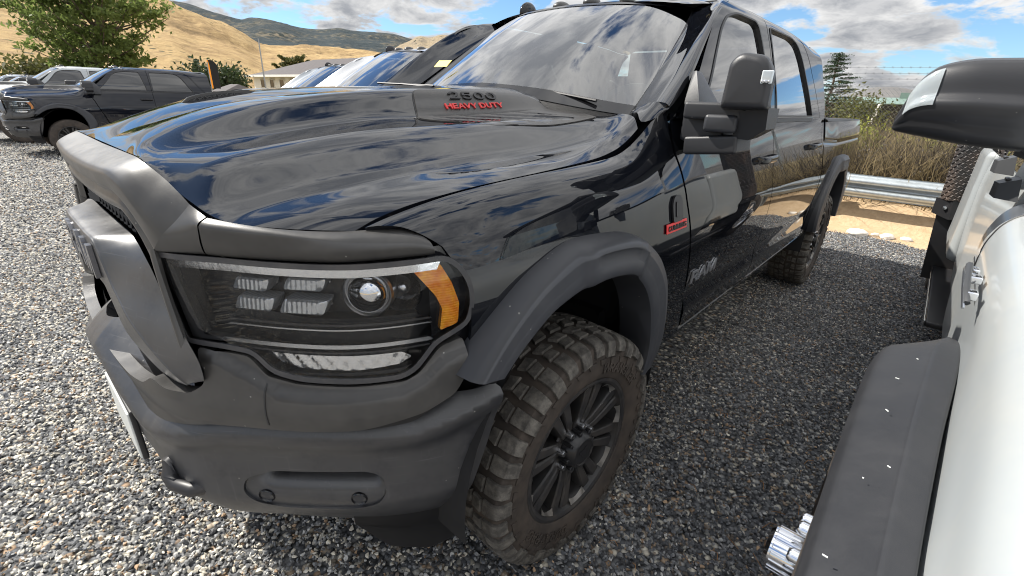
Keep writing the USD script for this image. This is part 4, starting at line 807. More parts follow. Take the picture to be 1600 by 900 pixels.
def side_detail(T, H=True, mirrors=True):
    for s in (1, -1):
        mm = (lambda m: m) if s == 1 else mirror; M = group_part(T, "side_mirror") if mirrors and (s == 1 or not H) else None
        sail = [(.955, .735, 1.40), (.955, .56, 1.40), (.945, .52, 1.47), (.935, .53, 1.56), (.918, .60, 1.655), (.912, .66, 1.655), (.93, .74, 1.55)]; P = [np.array(p) for p in sail]
        if M: part(M, "mirror_base", mm(hull(P + [p + np.array([.055 if 1.38 < p[2] < 1.58 else .018, -.015, 0]) for p in P])), "mirror_plastic")
        if M: part(M, "mirror_arm", mm(join([box((.185, .15, .052), (1.065, .505, 1.530), .010, rotz(.10)), box((.17, .15, .058), (1.075, .515, 1.428), .010, roty(-.10)), box((.14, .12, .09), (1.03, .53, 1.478), .012)])), "mirror_plastic")
        if M: part(M, "mirror_arm_cover", mm(box((.10, .13, .054), (1.095, .488, 1.495), .012, rotz(.1))), "flare_plastic")
        if M: part(M, "mirror_pivot", mm(hull([(1.135, .44, 1.53), (1.232, .42, 1.545), (1.235, .43, 1.485), (1.19, .44, 1.452), (1.14, .45, 1.455), (1.135, .58, 1.53), (1.225, .57, 1.545), (1.225, .57, 1.485), (1.18, .57, 1.455), (1.14, .57, 1.455)])), "mirror_plastic")
        # the tall shell: rounded sections from front to back
        rows = []
        for y, g, cx in ((.378, .70, 1.166), (.381, .86, 1.166), (.390, .95, 1.166), (.42, 1.0, 1.162), (.55, .96, 1.130), (.585, .93, 1.122)):
            q = rounded([(-.064, -.074), (.074, -.072), (.068, .030), (.040, .072), (-.030, .082), (-.058, .058)], [.012, .014, .03, .022, .02, .02], n=6) * g; rows.append(np.stack([q[:, 0] + cx, np.full(len(q), y), q[:, 1] + 1.610], 1))
        G = np.array(rows); G = np.concatenate([np.repeat(G[:1].mean(1, keepdims=True), G.shape[1], 1), G], 0); f = grid_faces(G.shape[0], G.shape[1], wrap_u=True)
        if M: part(M, "mirror_shell", mm(smooth((G.reshape(-1, 3), f), 40)), "mirror_plastic")
        if M: part(M, "mirror_glass", mm(flat((np.vstack([G[-1].mean(0)[None] + [0, -.012, 0], G[-1] * [1, 1, 1] + [0, -.010, 0]]), np.array([[0, k + 1, (k + 1) % G.shape[1] + 1] for k in range(G.shape[1])])))), "chrome")
        if M: part(M, "mirror_lamp", mm(box((.030, .014, .036), (1.219, .386, 1.624), .004, rotz(.25))), "fog_lens")
        if H and M:
            for k in range(3): part(M, "lamp_led", mm(box((.007, .006, .008), (1.211 + .008 * k, .377 + .002 * k, 1.613), .002)), "badge_steel")
        for y, z in ((1.585, 1.300), (2.74, 1.315)):
            D = group_part(T, "door_handle"); p = flank.at(np.array(z), np.array(y)); q = np.array([(p[0] - .02, y - .125, z + .002), (p[0] + .022, y - .115, z + .004), (p[0] + .036, y - .05, z + .004), (p[0] + .036, y + .06, z + .004), (p[0] + .020, y + .12, z + .004), (p[0] - .02, y + .13, z)]); c = PchipInterpolator(np.linspace(0, 1, 6), q)(np.linspace(0, 1, 18)); sc = []
            for w_ in c: sc.append([(w_[0] + .009 * math.cos(a) , w_[1], w_[2] + .019 * math.sin(a)) for a in np.linspace(0, 2 * math.pi, 10, endpoint=False)])
            part(D, "grip", mm(smooth((np.array(sc).reshape(-1, 3), grid_faces(18, 10, wrap_u=True)[:, ::-1]), 60)), "paint_black" if H else "black_gloss"); cup = rounded([(y - .10, z - .028), (y + .10, z - .028), (y + .10, z + .024), (y - .10, z + .024)], .022); part(D, "cup", mm(sheet(cup, FLK, .012, d=.001, disp=lambda a, b: -.0 * a, rim=.002)), "black_gloss")
        if H:
            # maker's and engine badges on the flank
            def on_flank(m, y, w_, tilt=0.0):
                p = flank.at(np.array(w_), np.array(y)); n = flank.normal(np.array(w_), np.array(y)); yy = np.array([0, 1.0, 0]); yy = yy - n * (yy @ n); yy /= np.linalg.norm(yy); zz = np.cross(n, yy); F = frame(yy, zz, n)
                if s == 1: return xf(m, p + n * .002, F)
                k = np.array([-1, 1, 1]); return xf(m, (p + n * .002) * k, frame(-yy * k, zz * k, n * k))
            part(T, "engine_badge", on_flank(box((.165, .034, .006), (0, 0, .002), .002), .478, 1.140), "badge_red"); part(T, "engine_badge_letters", on_flank(xf(text("CUMMINS", .017, .003, True, 1.25), (0, 0, .005)), .478, 1.140), "badge_dark")
            cb = rounded([(-.040, -.045), (.035, -.045), (.040, .030), (.022, .048), (-.020, .048), (-.040, .020)], .012); part(T, "engine_emblem", on_flank(join([prism(cb, .007), xf(prism(rounded([(-.022, -.028), (.020, -.028), (.022, .020), (-.016, .028)], .008), .004), (0, 0, .006))]), .485, 1.200), "badge_dark")
            part(T, "door_badge", on_flank(text("RAM", .052, .005, True, 1.9), .88, .872), "badge_steel")
            fd = rounded([(3.30, 1.10), (3.47, 1.10), (3.47, 1.26), (3.30, 1.26)], .03); ring = sheet(np.asarray(Polygon(fd).buffer(.003).exterior.coords)[:-1], FLK, .012, holes=[fd], d=.0008, rim=0)
            if s == 1: part(T, "fuel_door_gap", ring, "black_plastic")

def add_wheels(T, full=True, steer=-.05):
    wheel(T, (.868, 0, .424), 1, steer, full, .3); wheel(T, (-.868, 0, .424), -1, steer, full, .8); wheel(T, (.868, REAR_Y, .424), 1, 0, full, .1); wheel(T, (-.868, REAR_Y, .424), -1, 0, full, .5)

hero = build_truck("pickup_truck", "large black crew-cab pickup filling the centre with hood vents and grey wheel-arch flares", "paint_black")
front_end(hero); cabin_detail(hero); side_detail(hero); add_wheels(hero)
# ---------------------------------------------------------------- setting materials
def stone_ramp(name, ramp, scale, bump=.6, extra=None):
    nodes = {"tc": ("texture_coordinate", {}), "g": ("geometry", {}), "v": ("voronoi_texture", {"scale": scale, "feature": "f1", "dimensions": "2D"}), "wn": ("white_noise_texture", {"dimensions": "3D"}),
             "r": ("rgb_ramp", {"ramp": ramp}), "p": ("principled_bsdf", {"roughness": .85, "specular_ior_level": .3}), "b": ("bump", {"strength": bump, "distance": .012, "invert": True}),
             "dk": ("map_range", {"from_min": .25, "from_max": .75, "to_min": 1.0, "to_max": .25, "clamp": True}), "mx": ("mix_color", {"blend_type": "multiply", "fac": 1.0})}
    links = [("g.position", "v.vector"), ("v.color", "wn.vector"), ("wn.value", "r.fac"), ("v.distance", "b.height"), ("b.normal", "p.normal"), ("v.distance", "dk.value"), ("r.color", "mx.a"), ("dk.result", "mx.b"), ("mx.result", "p.base_color")]
    return mat(name, nodes, links, "p.BSDF")
STONE = {"slate": (.115, .120, .128), "charcoal": (.070, .071, .074), "grey": (.22, .222, .222), "pale": (.42, .415, .395), "cream": (.60, .56, .47), "tan": (.36, .25, .16), "brown": (.16, .135, .11)}
for k, c in STONE.items():
    nodes = {"tc": ("texture_coordinate", {}), "oi": ("object_info", {}), "n": ("noise_texture", {"scale": 55.0, "detail": 5.0}), "mr": ("map_range", {"from_min": .3, "from_max": .7, "to_min": .72, "to_max": 1.28}),
             "mo": ("map_range", {"from_min": 0.0, "from_max": 1.0, "to_min": .6, "to_max": 1.4}), "m": ("math", {"math_type": "multiply"}), "vv": ("combine_color", {}), "c": ("mix_color", {"blend_type": "multiply", "fac": 1.0, "a": c, "use_clamp": False}),
             "p": ("principled_bsdf", {"roughness": .78, "specular_ior_level": .35})}
    mat("stone_" + k, nodes, [("tc.object", "n.vector"), ("n.fac", "mr.value"), ("oi.random", "mo.value"), ("mr.result", "m.value1"), ("mo.result", "m.value2"), ("m.value", "vv.r"), ("m.value", "vv.g"), ("m.value", "vv.b"), ("vv.color", "c.b"), ("c.result", "p.base_color")], "p.BSDF")
stone_ramp("gravel_base", [(0, STONE["charcoal"]), (.28, STONE["slate"]), (.5, STONE["grey"]), (.7, STONE["slate"]), (.76, STONE["pale"]), (.88, STONE["cream"]), (.96, STONE["tan"]), (1, STONE["charcoal"])], 44.0)
def earth(name, stops, scale, rough=.95, bump=.5, bdist=.03, fine=6.0, dots=None):
    nodes = {"g": ("geometry", {}), "n": ("noise_texture", {"scale": scale, "detail": 10.0, "roughness": .65}), "n2": ("noise_texture", {"scale": scale * fine, "detail": 8.0, "roughness": .7}), "m": ("math", {"math_type": "multiply_add", "value2": .45}),
             "hf": ("math", {"math_type": "multiply", "value2": .55}), "r": ("rgb_ramp", {"ramp": stops}), "p": ("principled_bsdf", {"roughness": rough, "specular_ior_level": .1}), "b": ("bump", {"strength": bump, "distance": bdist})}
    links = [("g.position", "n.vector"), ("g.position", "n2.vector"), ("n.fac", "hf.value1"), ("n2.fac", "m.value1"), ("hf.value", "m.value3"), ("m.value", "r.fac"), ("n2.fac", "b.height"), ("b.normal", "p.normal")]
    col = "r.color"
    if dots:
        nodes["v"] = ("voronoi_texture", {"scale": dots[0], "feature": "f1"}); nodes["vm"] = ("map_range", {"from_min": dots[1], "from_max": dots[1] + .08, "to_min": 1.0, "to_max": 0.0, "clamp": True}); nodes["dn"] = ("map_range", {"from_min": .47, "from_max": .60, "clamp": True}); nodes["dm"] = ("math", {"math_type": "multiply"}); nodes["dx"] = ("mix_color", {"b": dots[2]})
        links += [("g.position", "v.vector"), ("v.distance", "vm.value"), ("n.fac", "dn.value"), ("vm.result", "dm.value1"), ("dn.result", "dm.value2"), ("dm.value", "dx.fac"), (col, "dx.a")]; col = "dx.result"
    links += [(col, "p.base_color")]; return mat(name, nodes, links, "p.BSDF")
earth("dirt", [(.3, (.30, .20, .115)), (.5, (.46, .335, .205)), (.7, (.58, .44, .29))], 1.2, bump=.8, bdist=.03, fine=14)
earth("dry_land", [(.3, (.22, .17, .09)), (.5, (.36, .29, .16)), (.7, (.30, .27, .12))], .3)
earth("hill_golden", [(.36, (.15, .105, .055)), (.45, (.29, .20, .10)), (.53, (.40, .285, .14)), (.60, (.30, .21, .11)), (.68, (.17, .125, .07))], .009, bump=1.0, bdist=4.0, fine=9, dots=(.13, .22, (.085, .08, .05)))
earth("hill_forest", [(.36, (.026, .037, .042)), (.50, (.045, .056, .060)), (.57, (.13, .115, .085)), (.68, (.21, .17, .12))], .0032, bump=1.0, bdist=14.0, fine=9, dots=(.035, .40, (.028, .036, .034)))
earth("hill_rock", [(.35, (.15, .125, .09)), (.5, (.28, .225, .15)), (.62, (.19, .16, .12)), (.75, (.12, .105, .09))], .012, bump=1.0, bdist=4.0, fine=8, dots=(.07, .2, (.06, .06, .045)))
earth("hill_far", [(.35, (.10, .105, .11)), (.6, (.17, .16, .15))], .006, bump=.6, bdist=6)
def leafy(name, a, b, trans=.35):
    nodes = {"oi": ("geometry", {}), "r": ("rgb_ramp", {"ramp": [(0, a), (1, b)]}), "d": ("principled_bsdf", {"roughness": .6, "specular_ior_level": .3}), "t": ("translucent_bsdf", {}), "x": ("mix_closure", {"fac": trans})}
    return mat(name, nodes, [("oi.random_per_island", "r.fac"), ("r.color", "d.base_color"), ("r.color", "t.color"), ("d.BSDF", "x.closure1"), ("t.BSDF", "x.closure2")], "x.closure")
leafy("leaf_green", (.15, .20, .055), (.33, .39, .13), .5); leafy("needle_dark", (.030, .052, .028), (.075, .105, .05), .25); leafy("leaf_olive", (.09, .095, .03), (.22, .20, .07)); leafy("leaf_yellow", (.25, .27, .05), (.46, .46, .12)); leafy("straw", (.34, .27, .15), (.60, .50, .31)); leafy("twig_grey", (.075, .062, .048), (.26, .21, .16), .1); leafy("bush_dark", (.035, .055, .022), (.09, .12, .045))
plain("bark", (.10, .075, .055), .9, noise=.4, scale=12, bump=.6, bscale=30)
plain("wall_white", (.72, .71, .68), .8, noise=.06, scale=2); plain("roof_grey", (.062, .053, .053), .85, noise=.25, scale=3.0, bump=.4, bscale=20); plain("window_dark", (.02, .022, .026), .1); plain("roof_green", (.15, .22, .185), .5); plain("banner_black", (.015, .015, .016), .6); plain("banner_orange", (.75, .36, .03), .6); plain("wire_steel", (.30, .31, .32), .45, metal=.7); plain("rock_white", (.62, .57, .50), .8, noise=.2, scale=14, bump=.5, bscale=30); plain("twig_orange", (.34, .17, .06), .8)

# ---------------------------------------------------------------- ground
DIRT_Y = 6.50
def sheet_xy(xs, ys, z=0.0, fn=None):
    X, Y = np.meshgrid(xs, ys); Z = np.full_like(X, z, dtype=float)
    if fn is not None: Z = Z + fn(X, Y)
    return grid(np.stack([X, Y, Z], -1), 80)
def dirt_edge(x): return DIRT_Y + .10 * np.sin(x * 1.9) + .06 * np.sin(x * 5.3 + 1)
xs = np.r_[np.linspace(-160, -8, 30), np.linspace(-7, 6, 53), np.linspace(8, 160, 30)]
rows = [np.stack([xs, np.full_like(xs, y), np.zeros_like(xs)], 1) for y in (-160, -60, -20, -6, -2, 0, 2, 4, 5.6)] + [np.stack([xs, dirt_edge(xs), np.zeros_like(xs)], 1)]
top("gravel_lot", grid(np.array(rows), 80), "gravel_base", kind="structure")
xd = np.r_[np.linspace(-60, -8, 20), np.linspace(-7, 8, 120), np.linspace(9, 60, 20)]; rows = []
for t_ in np.linspace(0, 1, 40):
    y = dirt_edge(xd) - .12 + (11.2 - dirt_edge(xd)) * t_; z = -.010 + np.clip(t_ * 30, 0, 1) * .022 + .05 * (meshkit.fbm(np.stack([xd * 2.2, y * 2.2, y * 0], -1), 4, 3) - .5) * np.clip(t_ * 8, 0, 1) + .34 * np.clip((y - 7.0) / .5, 0, 1) ** 2 * (3 - 2 * np.clip((y - 7.0) / .5, 0, 1)); rows.append(np.stack([xd, y, z], 1))
top("dirt_strip", grid(np.array(rows), 80), "dirt", kind="structure")
top("dry_field", join([sheet_xy(np.linspace(-4000, 4000, 9), np.array([11.0, 60, 400, 4000]), .02), sheet_xy(np.array([-4000, -1000, -159.0]), np.array([-4000, -400, 12.0]), -.02), sheet_xy(np.array([159.0, 1000, 4000]), np.array([-4000, -400, 12.0]), -.02), sheet_xy(np.linspace(-160, 160, 3), np.array([-4000, -400, -159.0]), -.02)]), "dry_land", kind="structure")

# loose stones: an instancer of angular chips in seven tones
rng = np.random.default_rng(11)
def chip(seed, size=.5):
    r = np.random.default_rng(seed); p = r.normal(size=(13, 3)); p /= np.linalg.norm(p, axis=1, keepdims=True); p *= r.uniform(.75, 1.05, (13, 1)) * np.array([1.0, r.uniform(.62, .95), r.uniform(.42, .7)])
    return flat(trimesh.convex.convex_hull(p * size))
gi = UsdGeom.PointInstancer.Define(stage, "/World/gravel"); meta(gi.GetPrim(), "loose mixed grey, cream and charcoal gravel covering the lot", "gravel", None, "stuff")
protos, kinds = [], list(STONE); 
for k in kinds:
    for j in range(4): protos.append(part("/World/gravel", "stone_" + k, chip(len(protos) + 100), "stone_" + k))
gi.CreatePrototypesRel().SetTargets([Sdf.Path(p) for p in protos])
def in_view(p, margin=.30):
    q = (p - CAM_POS) @ np.array([_r, _u, _f]).T; x = q[:, 0] / q[:, 2] * FPX / 800; y = q[:, 1] / q[:, 2] * FPX / 450; return (q[:, 2] > .05) & (np.abs(x) < 1 + margin) & (np.abs(y) < 1 + margin)
def scatter(x0, x1, y0, y1, dens, smin, smax):
    n = int((x1 - x0) * (y1 - y0) * dens); p = np.stack([rng.uniform(x0, x1, n), rng.uniform(y0, y1, n), np.zeros(n)], 1); s = rng.uniform(0, 1, n) ** 1.4 * (smax - smin) + smin; return p, s
PTS, SZ = [], []
for args in ((-1.6, .7, -2.4, .6, 6200, .010, .022), (.7, 1.9, -2.4, .6, 7200, .009, .021), (-4.5, -1.6, -2.6, .6, 3600, .012, .024), (.7, 2.6, .6, 3.4, 6200, .009, .020), (.6, 2.7, 3.4, 6.7, 3600, .011, .023), (-9.5, -4.5, -3.2, 1.2, 1100, .018, .034), (-18, -9.5, -3.4, 1.5, 420, .022, .042)):
    p, s = scatter(*args); ok = in_view(p) | (np.hypot(p[:, 0] - CAM_POS[0], p[:, 1] - CAM_POS[1]) < 1.6); ok &= p[:, 1] < dirt_edge(p[:, 0]) + rng.normal(0, .10, len(p)); ok &= ~((np.abs(p[:, 0]) < .55) & (p[:, 1] > -.35)); PTS.append(p[ok]); SZ.append(s[ok])
PTS, SZ = np.vstack(PTS), np.hstack(SZ)
d_ = np.hypot(PTS[:, 0] - 1.2, PTS[:, 1] + .8); PTS[:, 2] = SZ * .16 + rng.uniform(0, .007, len(SZ)) + .010 * (meshkit.fbm(np.c_[PTS[:, :2] * 2.5, PTS[:, :1] * 0], 3, 8) - .5)
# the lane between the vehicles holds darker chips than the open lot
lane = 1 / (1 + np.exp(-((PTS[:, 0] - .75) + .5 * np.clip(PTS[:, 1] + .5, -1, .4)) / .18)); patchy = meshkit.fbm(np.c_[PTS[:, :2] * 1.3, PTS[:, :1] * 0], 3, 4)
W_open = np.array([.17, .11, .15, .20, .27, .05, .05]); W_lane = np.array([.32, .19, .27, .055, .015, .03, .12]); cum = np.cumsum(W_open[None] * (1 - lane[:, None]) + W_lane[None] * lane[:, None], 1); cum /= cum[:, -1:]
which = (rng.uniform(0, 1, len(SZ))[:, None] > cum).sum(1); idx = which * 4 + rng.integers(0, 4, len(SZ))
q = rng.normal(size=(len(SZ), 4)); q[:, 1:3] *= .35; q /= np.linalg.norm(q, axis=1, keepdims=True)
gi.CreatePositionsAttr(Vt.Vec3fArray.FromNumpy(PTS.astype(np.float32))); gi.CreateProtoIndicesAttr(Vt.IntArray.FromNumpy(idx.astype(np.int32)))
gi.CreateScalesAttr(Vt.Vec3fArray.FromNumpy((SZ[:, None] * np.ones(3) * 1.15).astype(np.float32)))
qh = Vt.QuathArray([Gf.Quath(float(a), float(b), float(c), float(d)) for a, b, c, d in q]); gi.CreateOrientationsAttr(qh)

# pale rocks along the edge of the dirt, and small stones on it
for i, (x, y, s, lab) in enumerate(((1.10, 6.62, .105, "largest pale rock half buried at the gravel edge beside the truck's rear tyre"), (1.42, 6.70, .085, "round pale rock in the middle of the row at the dirt edge"), (1.62, 6.74, .060, "small pale rock nearest the black mud flap at the dirt edge"), (1.29, 6.72, .045, "tiny pale stone between the two bigger rocks at the dirt edge"))):
    r = np.random.default_rng(40 + i); ic = trimesh.creation.icosphere(3); v = np.array(ic.vertices); v *= (.8 + .4 * meshkit.fbm(v * 1.6 + i * 7, 3, i))[:, None] * np.array([1.25, .9, .55]) * s
    top("rock", xf(smooth((v, np.array(ic.faces)), 40), (x, y, .02), rotz(i * 1.3)), "rock_white", lab, "rock")
tw = []
for k in range(46):
    x, y = rng.uniform(1.05, 1.62), rng.uniform(-.15, 1.4); a = rng.uniform(0, 6.3); L = rng.uniform(.03, .08); tw.append(tube([(x, y, .022), (x + L * .5 * math.cos(a), y + L * .5 * math.sin(a), .030 + rng.uniform(0, .006)), (x + L * math.cos(a + .25), y + L * math.sin(a + .25), .022)], .0011, 4, False))
top("pine_needles", join(tw), "twig_orange", "scattered dry orange needles lying on the gravel between the vehicles", "needles", kind="stuff")

# ---------------------------------------------------------------- hills
def hill(name, table, D0, D, mt, rough=.10, seed=1, az_step=.25, back=1.25, base=-4.0, power=1.0, freq=.004):
    t = np.array(sorted(table)); az = np.arange(t[0, 0], t[-1, 0] + 1e-6, az_step); el_ = gaussian_filter1d(PchipInterpolator(t[:, 0], t[:, 1])(az), 1.2); rows = []
    for u in np.r_[np.linspace(0, 1, 60), np.linspace(1.03, back, 8)]:
        d = D0 + (D - D0) * u; x, y = CAM_POS[0] - d * np.sin(np.radians(az)), CAM_POS[1] + d * np.cos(np.radians(az)); zc = np.tan(np.radians(el_)) * D + CAM_POS[2] - base
        n = meshkit.fbm(np.stack([x * freq, y * freq, 0 * x], -1), 6, seed) - .5; ridge = np.abs(meshkit.fbm(np.stack([x * freq * 1.7, y * freq * 1.7, 0 * x + 5], -1), 5, seed + 3) - .5) * 2
        h = u ** power if u <= 1 else 1 - (u - 1) * 1.6; env = np.clip(u * 1.6, 0, 1) * (1 if u < .85 else max(0, (1.06 - u) / .21) if u < 1.06 else 0) + .12 * (u > .8)
        z = base + zc * (h + rough * env * (n * 1.2 - ridge * .9 + .25)); rows.append(np.stack([x, y, z], 1))
    top(name, grid(np.array(rows), 80, True), mt, kind="structure")
hill("hill_near", [(150, 1.0), (125, 3.0), (105, 4.4), (95, 5.4), (90, 5.3), (86.2, 4.85), (84, 4.3), (82, 3.5), (79, 2.4), (76, 1.3), (73, .5), (70, -.3)], 170, 480, "hill_golden", .12, 3, freq=.007)
hill("hill_golden", [(160, 1.0), (130, 5.0), (105, 8.6), (95, 8.6), (90, 7.9), (84, 7.1), (79, 6.7), (75.7, 6.9), (73.9, 6.2), (72, 5.75), (69.5, 4.75), (68, 3.95), (65.7, 3.9), (61.4, 3.95), (58, 4.0), (55, 3.7), (50, 3.4), (40, 2.8), (30, 1.5), (22, .4)], 260, 950, "hill_golden", .28, 7, freq=.0048)
hill("hill_forested", [(120, 6.0), (95, 8.8), (84, 7.6), (79, 7.05), (75.2, 7.15), (71.4, 6.3), (69.5, 6.1), (68.2, 6.35), (66, 6.2), (64.2, 5.8), (62.4, 5.75), (60.5, 6.0), (58.7, 5.85), (56, 5.85), (53.4, 5.6), (50, 4.9), (46, 4.4), (38, 3.6), (28, 2.0), (20, .5)], 1300, 3600, "hill_forest", .14, 15, freq=.0014)
hill("hill_rocky", [(59, 1.0), (57, 3.2), (55.5, 4.3), (54.3, 5.1), (53.4, 5.5), (52.4, 6.1), (51.4, 5.95), (50, 6.3), (48, 6.1), (45, 5.2), (40, 4.2), (34, 2.8), (27, 1.0)], 420, 1250, "hill_rock", .12, 21, freq=.005)
hill("hill_distant", [(22, -.2), (16, .4), (12, .8), (9, 1.2), (8.1, 1.5), (7.2, 2.0), (6.1, 2.28), (4.7, 2.32), (3.7, 2.15), (1, 1.6), (-4, 1.2), (-14, 1.6), (-30, 2.2), (-50, 1.4), (-70, .3)], 900, 2200, "hill_far", .08, 31, freq=.003)
hill("hill_behind", [(-200, 1.5), (-170, 2.4), (-150, 3.0), (-120, 2.2), (-95, 2.8), (-70, 1.2)], 700, 2600, "hill_golden", .08, 33, az_step=1.0, freq=.002)
# ---------------------------------------------------------------- vegetation
def cards(c, size, rng_, up=.3, elong=1.6):
    """leaf quads at the points c"""
    n = len(c); a = rng_.normal(size=(n, 3)); a /= np.linalg.norm(a, axis=1, keepdims=True); b = rng_.normal(size=(n, 3)); b[:, 2] += up; b -= a * (a * b).sum(1, keepdims=True); b /= np.linalg.norm(b, axis=1, keepdims=True)
    s = size * rng_.uniform(.6, 1.3, (n, 1)); v = np.stack([c - a * s * .5, c + b * s * .30, c + a * s * elong * .5, c - b * s * .30], 1).reshape(-1, 3); i = np.arange(n) * 4
    f = np.vstack([np.stack([i, i + 1, i + 2], 1), np.stack([i, i + 2, i + 3], 1)]); nn = np.cross(b, a); return v, f, np.repeat(nn, 4, axis=0)
def tree(name, label, loc, H, W, mt, seed, n_br=46, leaf=.16, base=.18, per=75, sweep=.55, kind="broad", cat="tree"):
    r = np.random.default_rng(seed); T = thing(name, label, cat, loc); tr = [np.array([0, 0, 0.0])]
    for k in range(1, 9): tr.append(np.array([.05 * H * r.normal() * .25, .05 * H * r.normal() * .25, H * .93 * k / 8]))
    tr = np.array(tr); part(T, "trunk", tube(tr, np.linspace(.028 * H, .005 * H, 9), 8), "bark"); limbs, leaves = [], []
    P = PchipInterpolator(np.linspace(0, 1, 9), tr)
    for k in range(n_br):
        t = base + (1 - base) * ((k + .5) / n_br); o = P(t); a = k * 2.4 + r.normal() * .3
        if kind == "cone": prof = (1 - t) ** .8 * .95 + .06
        else: prof = np.clip(math.sin(math.pi * (.12 + .82 * (t - base) / (1 - base))) ** .7, .15, 1)
        L = W * .5 * prof * r.uniform(.72, 1.18); e = o + np.array([math.cos(a) * L, math.sin(a) * L, L * sweep * r.uniform(.5, 1.3)]); m = (o + e) / 2 + np.array([0, 0, -.06 * L * (1 if kind != "cone" else -1)])
        c = PchipInterpolator([0, .5, 1], np.array([o, m, e]))(np.linspace(0, 1, 7)); limbs.append(tube(c, np.linspace(.008 * H * prof + .004, .002 * H, 7), 5, False)); nl = int(per * (.35 + prof))
        for j in range(5):
            cc = PchipInterpolator([0, .5, 1], np.array([o, m, e]))(r.uniform(.32, 1.03)); sp = W * (.045 if kind != "cone" else .042) * r.uniform(.5, 1.3); q = r.normal(size=(max(3, nl // 5), 3)) * np.array([sp, sp, sp * (.50 if kind != 'cone' else .16)]) + cc + np.array([0, 0, .02 * W]); leaves.append(q)
    part(T, "limbs", join(limbs), "bark"); part(T, "crown", cards(np.vstack(leaves), leaf, r), mt); return T
def polar(az, d, z=0.0): return (CAM_POS[0] - d * math.sin(math.radians(az)), CAM_POS[1] + d * math.cos(math.radians(az)), z)
tree("broadleaf_tree", "large bright green leafy tree behind the parked dark pickup on the left", polar(81.0, 40), 7.6, 7.0, "leaf_green", 3, 84, .24, .12, 150, .72)
tree("conifer_tree", "dark ragged conifer standing behind the barbed-wire fence", polar(9.6, 40, -.3), 5.7, 4.6, "needle_dark", 5, 52, .085, .10, 330, .16, "cone")
def bush(name, label, loc, H, W, mt, seed, n=900, leaf=.14, cat="bush", group=None):
    r = np.random.default_rng(seed); T = thing(name, label, cat, loc, group=group); st, q = [], []
    for k in range(14):
        a = r.uniform(0, 6.28); e = np.array([math.cos(a) * W * .42 * r.uniform(.3, 1), math.sin(a) * W * .42 * r.uniform(.3, 1), H * r.uniform(.6, 1.0)]); st.append(tube([(0, 0, 0), e * [.4, .4, .55], e], [.02 * H, .013 * H, .004 * H], 5, False)); q.append(r.normal(size=(n // 14, 3)) * np.array([W * .13, W * .13, H * .12]) + e * r.uniform(.72, 1.0, (n // 14, 1)))
    part(T, "stems", join(st), "bark"); part(T, "foliage", cards(np.clip(np.vstack(q), [-9e9, -9e9, .03 * H], 9e9), leaf, r), mt)
bush("olive_bush", "olive yellow bush behind the parked cars at the far left", polar(85.0, 46), 3.0, 4.6, "leaf_olive", 11, 1500, .3)
bush("green_bush", "rounded green bush left of the long white building", polar(72.1, 52), 3.4, 4.6, "bush_dark", 12, 1800, .3)
bush("green_bush", "low green bush close to the corner of the white building", polar(71.3, 58), 2.7, 3.4, "bush_dark", 13, 1400, .3)
bush("green_bush", "small green bush right of the big leafy tree", polar(75.4, 60), 2.9, 3.0, "bush_dark", 14, 900, .28)
tree("small_tree", "slim dark tree on the slope between big tree and banner", polar(73.9, 62), 4.4, 2.0, "needle_dark", 15, 30, .25, .1, 90, .2, "cone"); tree("small_tree", "olive tree standing left above the white building's roof", polar(66.0, 85), 6.4, 3.4, "leaf_olive", 16, 26, .4, .2, 80, .6); tree("small_tree", "olive tree standing right above the white building's roof", polar(64.8, 85), 6.7, 3.6, "leaf_olive", 17, 26, .4, .2, 80, .6)
bush("rust_bush", "rounded olive and rust bush before the green-roofed building", polar(6.3, 24), 2.15, 2.3, "leaf_olive", 18, 2200, .11)
# brush behind the guardrail: thin dry stems in clumps
def blades(c, n, H, W, r, lean=.5, wid=.006):
    out_v, k = [], 0; b = np.c_[r.normal(size=(n, 2)) * W * .35, np.zeros(n)] + c; d = np.c_[r.normal(size=(n, 2)) * lean, np.ones(n)]; d /= np.linalg.norm(d, axis=1, keepdims=True); h = H * r.uniform(.45, 1.1, (n, 1)); m = b + d * h * .55; e = b + d * h + np.c_[r.normal(size=(n, 2)) * .12 * H, -np.abs(r.normal(size=(n, 1))) * .10 * H]
    s = np.cross(d, r.normal(size=(n, 3))); s /= np.linalg.norm(s, axis=1, keepdims=True); s *= wid
    v = np.stack([b - s, b + s, m - s * .8, m + s * .8, e], 1).reshape(-1, 3); i = np.arange(n) * 5; f = np.vstack([np.stack([i, i + 1, i + 3], 1), np.stack([i, i + 3, i + 2], 1), np.stack([i + 2, i + 3, i + 4], 1)]); nn = np.cross(s, d); nn /= np.linalg.norm(nn, axis=1, keepdims=True); return v, f, np.repeat(nn, 5, axis=0)
r = np.random.default_rng(77); st = {"straw": [], "twig_grey": []}
for k in range(270):
    x, y = (r.uniform(-.6, 3.0) if k % 3 else r.uniform(-6, 8)), r.uniform(7.8, 9.8); m = "straw" if r.uniform() < .5 else "twig_grey"; st[m].append(blades(np.array([x, y, .33]), 150, r.uniform(.7, 1.25) * (1 + .15 * (y > 9)), r.uniform(.35, .7), r, .45, .005))
for k in range(70):
    x, y = r.uniform(-5, 6), r.uniform(10.3, 15); st["straw" if k % 3 else "twig_grey"].append(blades(np.array([x, y, .05]), 110, r.uniform(1.0, 1.6), .8, r, .45, .008))
top("dry_grass", join(st["straw"]), "straw", "pale straw coloured dry grass behind the guardrail", "grass", kind="stuff"); top("dead_brush", join(st["twig_grey"]), "twig_grey", "tangled grey dead brush among the dry grass behind the guardrail", "brush", kind="stuff")
